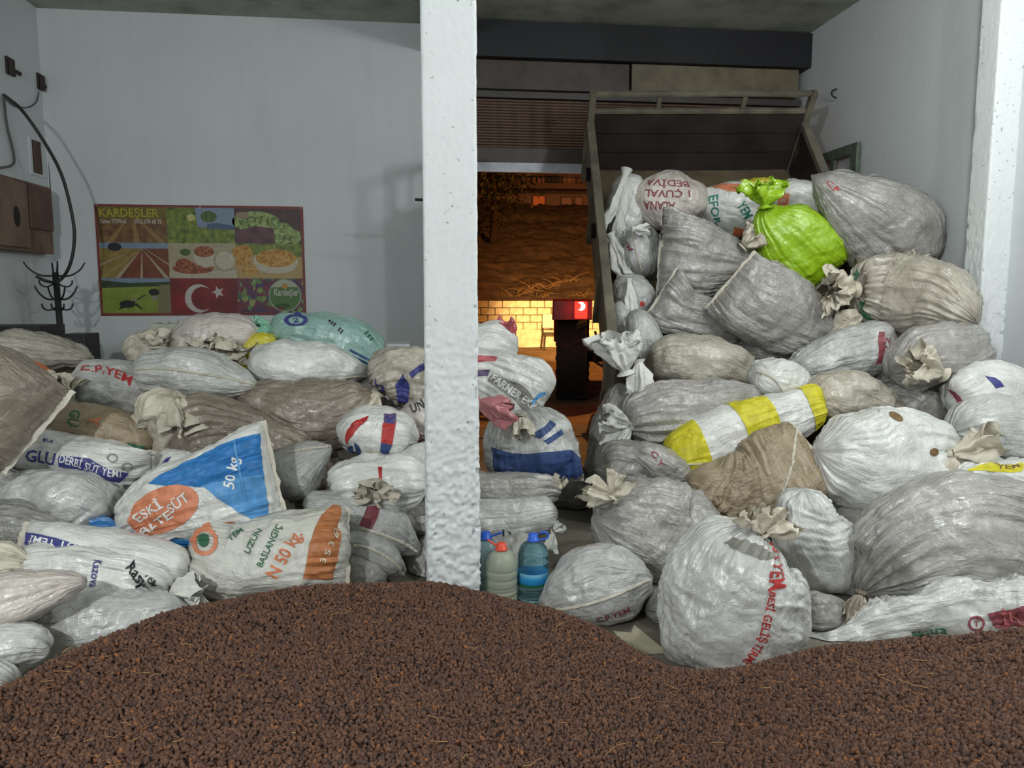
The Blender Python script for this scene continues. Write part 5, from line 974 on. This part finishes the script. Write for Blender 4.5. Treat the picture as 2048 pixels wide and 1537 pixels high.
# ================================================================== WATER BOTTLES
def bottle_mat(name, col, rough, dens):
    g = NT(name); b = g.b; b.inputs['Base Color'].default_value = (*col, 1); b.inputs['Roughness'].default_value = rough
    b.inputs['Transmission Weight'].default_value = dens; b.inputs['IOR'].default_value = 1.33; MATS[name] = g.m; return g.m
def bottle(px, py, hpx, mat, capm, label, handle_dir, lab=None, wide=1.0):
    d = ray(px, py); base = CAM+d*((0-CAMZ)/d[2]); k = depth(base)/FPX; H = hpx*k*1.03; R = .078*wide
    r = empty('water_bottle', base, label, 'bottle'); c = (base[0], base[1], 0)
    prof = [(.001, .006), (R*.8, .0), (R, .015)]
    for i in range(40):
        t = i/39; z = .015+(H*.62-.015)*t; prof.append((R*(1-.05*max(0, math.sin(t*math.pi*9))**2 - (.06 if .40 < t < .46 else 0)), z))
    for i in range(1, 13):
        t = i/12; prof.append((.024+(R-.024)*math.cos(t*math.pi/2)**.9, H*.62+(H*.87-H*.62)*math.sin(t*math.pi/2)))
    prof += [(.024, H*.92), (.001, H*.92)]
    MB().lathe(prof, c, 40).build('body', mat, r, True)
    MB().lathe([(.001, H*.985), (.02, H*.985), (.0235, H*.975), (.025, H*.91), (.031, H*.905), (.031, H*.88), (.024, H*.875), (.001, H*.875)], c, 28).build('cap', capm, r, True)
    hd = RT*handle_dir[0]-UP*handle_dir[1]; o3 = np.array([c[0], c[1], H*.89]); 
    if handle_dir[2]:
        a = o3+RT*.028; pts = [a, a+RT*.03+UP*.004, a+RT*.045+UP*.014, a+RT*.045+UP*.03, a+RT*.03+UP*.038, a-RT*.0+UP*.034]
    else: pts = [o3+hd*.02, o3+hd*.05, o3+hd*.085]
    MB().tube(curve3(pts, 16), .0055, 8).build('handle', capm, r, True)
    if lab: MB().lathe([(R*1.012, H*.28), (R*1.015, H*.30), (R*1.015, H*.44), (R*1.012, H*.46)], c, 40).build('label', lab, r, True)
    return r
g = NT('blue_label'); tcn = g.n('ShaderNodeTexCoord'); sp = g.n('ShaderNodeSeparateXYZ'); g.set(sp.inputs[0], tcn.outputs['Generated'])
g.set(g.b.inputs['Base Color'], g.ramp(sp.outputs[2], [(.0, srgb(30, 90, 50)), (.14, srgb(40, 110, 60)), (.2, srgb(30, 120, 190)), (.6, srgb(50, 150, 210)), (1, srgb(140, 200, 225))])); g.b.inputs['Roughness'].default_value = .3
capb = simple('blue_cap', srgb(44, 96, 205), .35); capr = simple('red_orange_cap', srgb(226, 82, 60), .35)
bottle(1066, 1203, 138, bottle_mat('clear_blue_water', (.42, .78, .92), .03, .96), capb, 'clear blue water bottle with a blue label and ring handle', (1, 0, True), g.m)
bottle(1003, 1214, 130, bottle_mat('cloudy_water', (.60, .64, .52), .35, .55), capr, 'cloudy grey-green water bottle with an orange-red cap', (-.8, -.55, False))
bottle(972, 1196, 134, bottle_mat('dull_teal_water', (.36, .52, .54), .25, .6), capb, 'dull teal water bottle with a blue cap half behind the pillar', (1, -.35, False))
# sheet of paper / cardboard on the floor
q = [P(1222, 1262, 1), P(1268, 1258, 1), P(1330, 1300, 1), P(1262, 1310, 1)]
fl_ = []
for x, y in ((1226, 1262), (1262, 1266), (1268, 1250), (1300, 1276), (1336, 1306), (1268, 1312)):
    d = ray(x, y); fl_.append(CAM+d*((.004-CAMZ)/d[2]))
cb_ = MB(); cb_.poly([tuple(p) for p in fl_]); cb_.poly([(p[0], p[1], .001) for p in fl_][::-1])
tag(cb_.build('cardboard_scrap', simple('pale_cardboard', srgb(186, 178, 156), .8), None, loc=fl_[0]), 'flat pale cardboard scrap on the floor between the grey pillow sack and raisins', 'cardboard')

# ================================================================== RAISINS
SIL = np.array([(-500, 1500, 1.9), (-200, 1440, 2.05), (0, 1380, 2.3), (100, 1332, 2.5), (200, 1284, 2.65), (300, 1240, 2.78), (400, 1210, 2.86), (500, 1190, 2.92), (600, 1177, 2.95), (700, 1173, 2.97), (800, 1172, 2.98), (860, 1170, 2.98), (950, 1184, 2.95), (1000, 1196, 2.92), (1060, 1210, 2.9), (1120, 1226, 2.86), (1180, 1250, 2.82), (1220, 1268, 2.78), (1250, 1292, 2.74), (1290, 1316, 2.70), (1340, 1340, 2.66), (1400, 1350, 2.64), (1500, 1340, 2.64), (1560, 1316, 2.66), (1640, 1296, 2.68), (1800, 1284, 2.7), (1900, 1276, 2.72), (2048, 1256, 2.75), (2300, 1240, 2.8), (2600, 1240, 2.8)], float)
nphi, nd = 190, 90
xs = np.linspace(-480, 2580, nphi); V = np.zeros((nd, nphi, 3))
ys = np.interp(xs, SIL[:, 0], SIL[:, 1]); Dc = np.interp(xs, SIL[:, 0], SIL[:, 2])
def smooth1(a, k): return np.convolve(np.pad(a, k, 'edge'), np.ones(2*k+1)/(2*k+1), 'valid')
ys, Dc = smooth1(ys, 1), smooth1(Dc, 4)
for j, x in enumerate(xs):
    d = ray(x, ys[j]); hor = math.hypot(d[0], d[1]); u_ = np.array([d[0], d[1]])/hor; tanv = -d[2]/hor
    hc = max(CAMZ-Dc[j]*tanv-.006, .03); ss = np.linspace(0, 1, nd)
    D = np.where(ss < .8, 1.0+(Dc[j]-1.0)*ss/.8, Dc[j]+(ss-.8)/.2*.62)
    back = np.clip((D-Dc[j])/.62, 0, 1)
    h = np.where(D < Dc[j], hc*(1-.10*np.clip((Dc[j]-D)/1.6, 0, 1)**1.2)-.10*np.clip((Dc[j]-D)/1.9, 0, 1)*0, hc*np.clip(1-(back*1.55)**1.6, -.25, 1)-.02*back)
    # rounded crest, never above the sight line to it
    near = np.abs(D-Dc[j]); h = np.minimum(h, (CAMZ-D*tanv)-.0015*0+np.where(D < Dc[j], 0, .0))
    h = np.where(D < Dc[j], np.minimum(h, hc+(Dc[j]-D)*tanv*.55), h)
    V[:, j, 0] = u_[0]*D; V[:, j, 1] = u_[1]*D; V[:, j, 2] = h
dip = np.exp(-(((V[..., 0]-.02)/.16)**2+((V[..., 1]-2.28)/.13)**2)); V[..., 2] -= .03*dip
V[..., 2] += fbm(V[..., 0]*3, V[..., 1]*3, 5, 3)*.014+fbm(V[..., 0]*14, V[..., 1]*14, 8, 2)*.006
V[..., 2] = np.maximum(V[..., 2], -.03)
F = [(i*nphi+j, i*nphi+j+1, (i+1)*nphi+j+1, (i+1)*nphi+j) for i in range(nd-1) for j in range(nphi-1)]
g = NT('raisin_skin'); at = g.n('ShaderNodeAttribute', _attribute_type='INSTANCER', _attribute_name='rnd'); tcn = g.n('ShaderNodeTexCoord')
nz = g.n('ShaderNodeTexNoise', Vector=tcn.outputs['Object'], Scale=3.0, Detail=3.0)
c0 = g.ramp(at.outputs['Fac'], [(0, srgb(56, 42, 42)), (.3, srgb(80, 56, 48)), (.6, srgb(100, 70, 55)), (.9, srgb(114, 79, 59)), (.975, srgb(122, 80, 54)), (.992, srgb(156, 98, 54))])
g.set(g.b.inputs['Base Color'], g.mix(.35, c0, g.ramp(nz.outputs[0], [(.3, srgb(50, 36, 34)), (.7, srgb(122, 90, 72))]))); g.b.inputs['Roughness'].default_value = .62; g.b.inputs['Specular IOR Level'].default_value = .3
M_rais = g.m; M_under = simple('raisin_mass', srgb(44, 29, 24), .9, noise_amt=.3, nscale=60)
heap = mesh_obj('raisin_heap', V.reshape(-1, 3), F, M_under, None, True); tag(heap, 'broad heap of dark brown raisins spread over the floor in front', 'raisins', None, 'stuff')
ng = bpy.data.node_groups.new('raisin_scatter', 'GeometryNodeTree')
ng.interface.new_socket('Geometry', in_out='INPUT', socket_type='NodeSocketGeometry'); ng.interface.new_socket('Geometry', in_out='OUTPUT', socket_type='NodeSocketGeometry')
N_ = ng.nodes.new; lk = ng.links.new
gi_, go_ = N_('NodeGroupInput'), N_('NodeGroupOutput'); dp = N_('GeometryNodeDistributePointsOnFaces'); dp.inputs['Density'].default_value = 13500; dp.inputs['Seed'].default_value = 3
ico = N_('GeometryNodeMeshIcoSphere'); ico.inputs['Radius'].default_value = 1.0; ico.inputs['Subdivisions'].default_value = 3
nt = N_('ShaderNodeTexNoise'); nt.inputs['Scale'].default_value = 1.7; nt.inputs['Detail'].default_value = 2.0
vm = N_('ShaderNodeVectorMath'); vm.operation = 'SUBTRACT'; vm.inputs[1].default_value = (.5, .5, .5); vs = N_('ShaderNodeVectorMath'); vs.operation = 'SCALE'; vs.inputs['Scale'].default_value = .9
sp_ = N_('GeometryNodeSetPosition'); tf = N_('GeometryNodeTransform'); tf.inputs['Scale'].default_value = (.0080, .0054, .0049); smn = N_('GeometryNodeSetShadeSmooth'); stm = N_('GeometryNodeSetMaterial'); stm.inputs['Material'].default_value = M_rais
iop = N_('GeometryNodeInstanceOnPoints'); rr_ = N_('FunctionNodeRandomValue'); rr_.data_type = 'FLOAT_VECTOR'; rr_.inputs[0].default_value = (0, 0, 0); rr_.inputs[1].default_value = (6.28, 6.28, 6.28)
rs_ = N_('FunctionNodeRandomValue'); rs_.data_type = 'FLOAT'; rs_.inputs[2].default_value = .72; rs_.inputs[3].default_value = 1.28; rs_.inputs['Seed'].default_value = 5
rc_ = N_('FunctionNodeRandomValue'); rc_.data_type = 'FLOAT'; rc_.inputs['Seed'].default_value = 9
sna = N_('GeometryNodeStoreNamedAttribute'); sna.data_type = 'FLOAT'; sna.domain = 'INSTANCE'; sna.inputs['Name'].default_value = 'rnd'; jn = N_('GeometryNodeJoinGeometry')
offp = N_('GeometryNodeSetPosition'); ro_ = N_('FunctionNodeRandomValue'); ro_.data_type = 'FLOAT_VECTOR'; ro_.inputs[0].default_value = (-.001, -.001, -.004); ro_.inputs[1].default_value = (.001, .001, .006)
lk(gi_.outputs[0], dp.inputs['Mesh']); lk(dp.outputs['Points'], offp.inputs['Geometry']); lk(ro_.outputs[0], offp.inputs['Offset']); lk(offp.outputs[0], iop.inputs['Points'])
lk(nt.outputs['Color'], vm.inputs[0]); lk(vm.outputs[0], vs.inputs[0]); lk(ico.outputs[0], sp_.inputs['Geometry']); lk(vs.outputs[0], sp_.inputs['Offset']); lk(sp_.outputs[0], tf.inputs['Geometry']); lk(tf.outputs[0], smn.inputs[0]); lk(smn.outputs[0], stm.inputs[0]); lk(stm.outputs[0], iop.inputs['Instance'])
lk(rr_.outputs[0], iop.inputs['Rotation']); lk(rs_.outputs[1], iop.inputs['Scale']); lk(iop.outputs[0], sna.inputs['Geometry']); lk(rc_.outputs[1], sna.inputs['Value']); lk(sna.outputs[0], jn.inputs[0]); lk(gi_.outputs[0], jn.inputs[0]); lk(jn.outputs[0], go_.inputs[0])
md = heap.modifiers.new('raisins', 'NODES'); md.node_group = ng
# stalks among the raisins
b = MB(); Vh = V.reshape(nd, nphi, 3)
for k in range(620):
    i = random.randint(20, 72); j = random.randint(6, nphi-7); p = Vh[i, j]+np.array([random.uniform(-.02, .02), random.uniform(-.02, .02), .009]); a = random.uniform(0, 6.28); L_ = random.uniform(.012, .05) if k > 40 else random.uniform(.05, .09)
    d = np.array([math.cos(a), math.sin(a), random.uniform(-.1, .35)]); e = np.array([-d[1], d[0], .2])
    b.tube([p, p+d*L_*.35+e*L_*random.uniform(-.15, .15), p+d*L_*.7+e*L_*random.uniform(-.3, .3), p+d*L_+e*L_*random.uniform(-.4, .4)], [.0013, .0011, .0009, .0007], 4, k % 3)
st = b.build('raisin_stalks', [simple('stalk_straw', srgb(176, 132, 84), .7), simple('stalk_brown', srgb(120, 78, 50), .7), simple('stalk_rust', srgb(140, 90, 52), .7)], None, fix=False); tag(st, 'thin dry stalks scattered among the raisins', 'stalks', None, 'stuff')
# drop helper properties
for o in list(bpy.data.objects):
    if 'org' in o: del o['org']
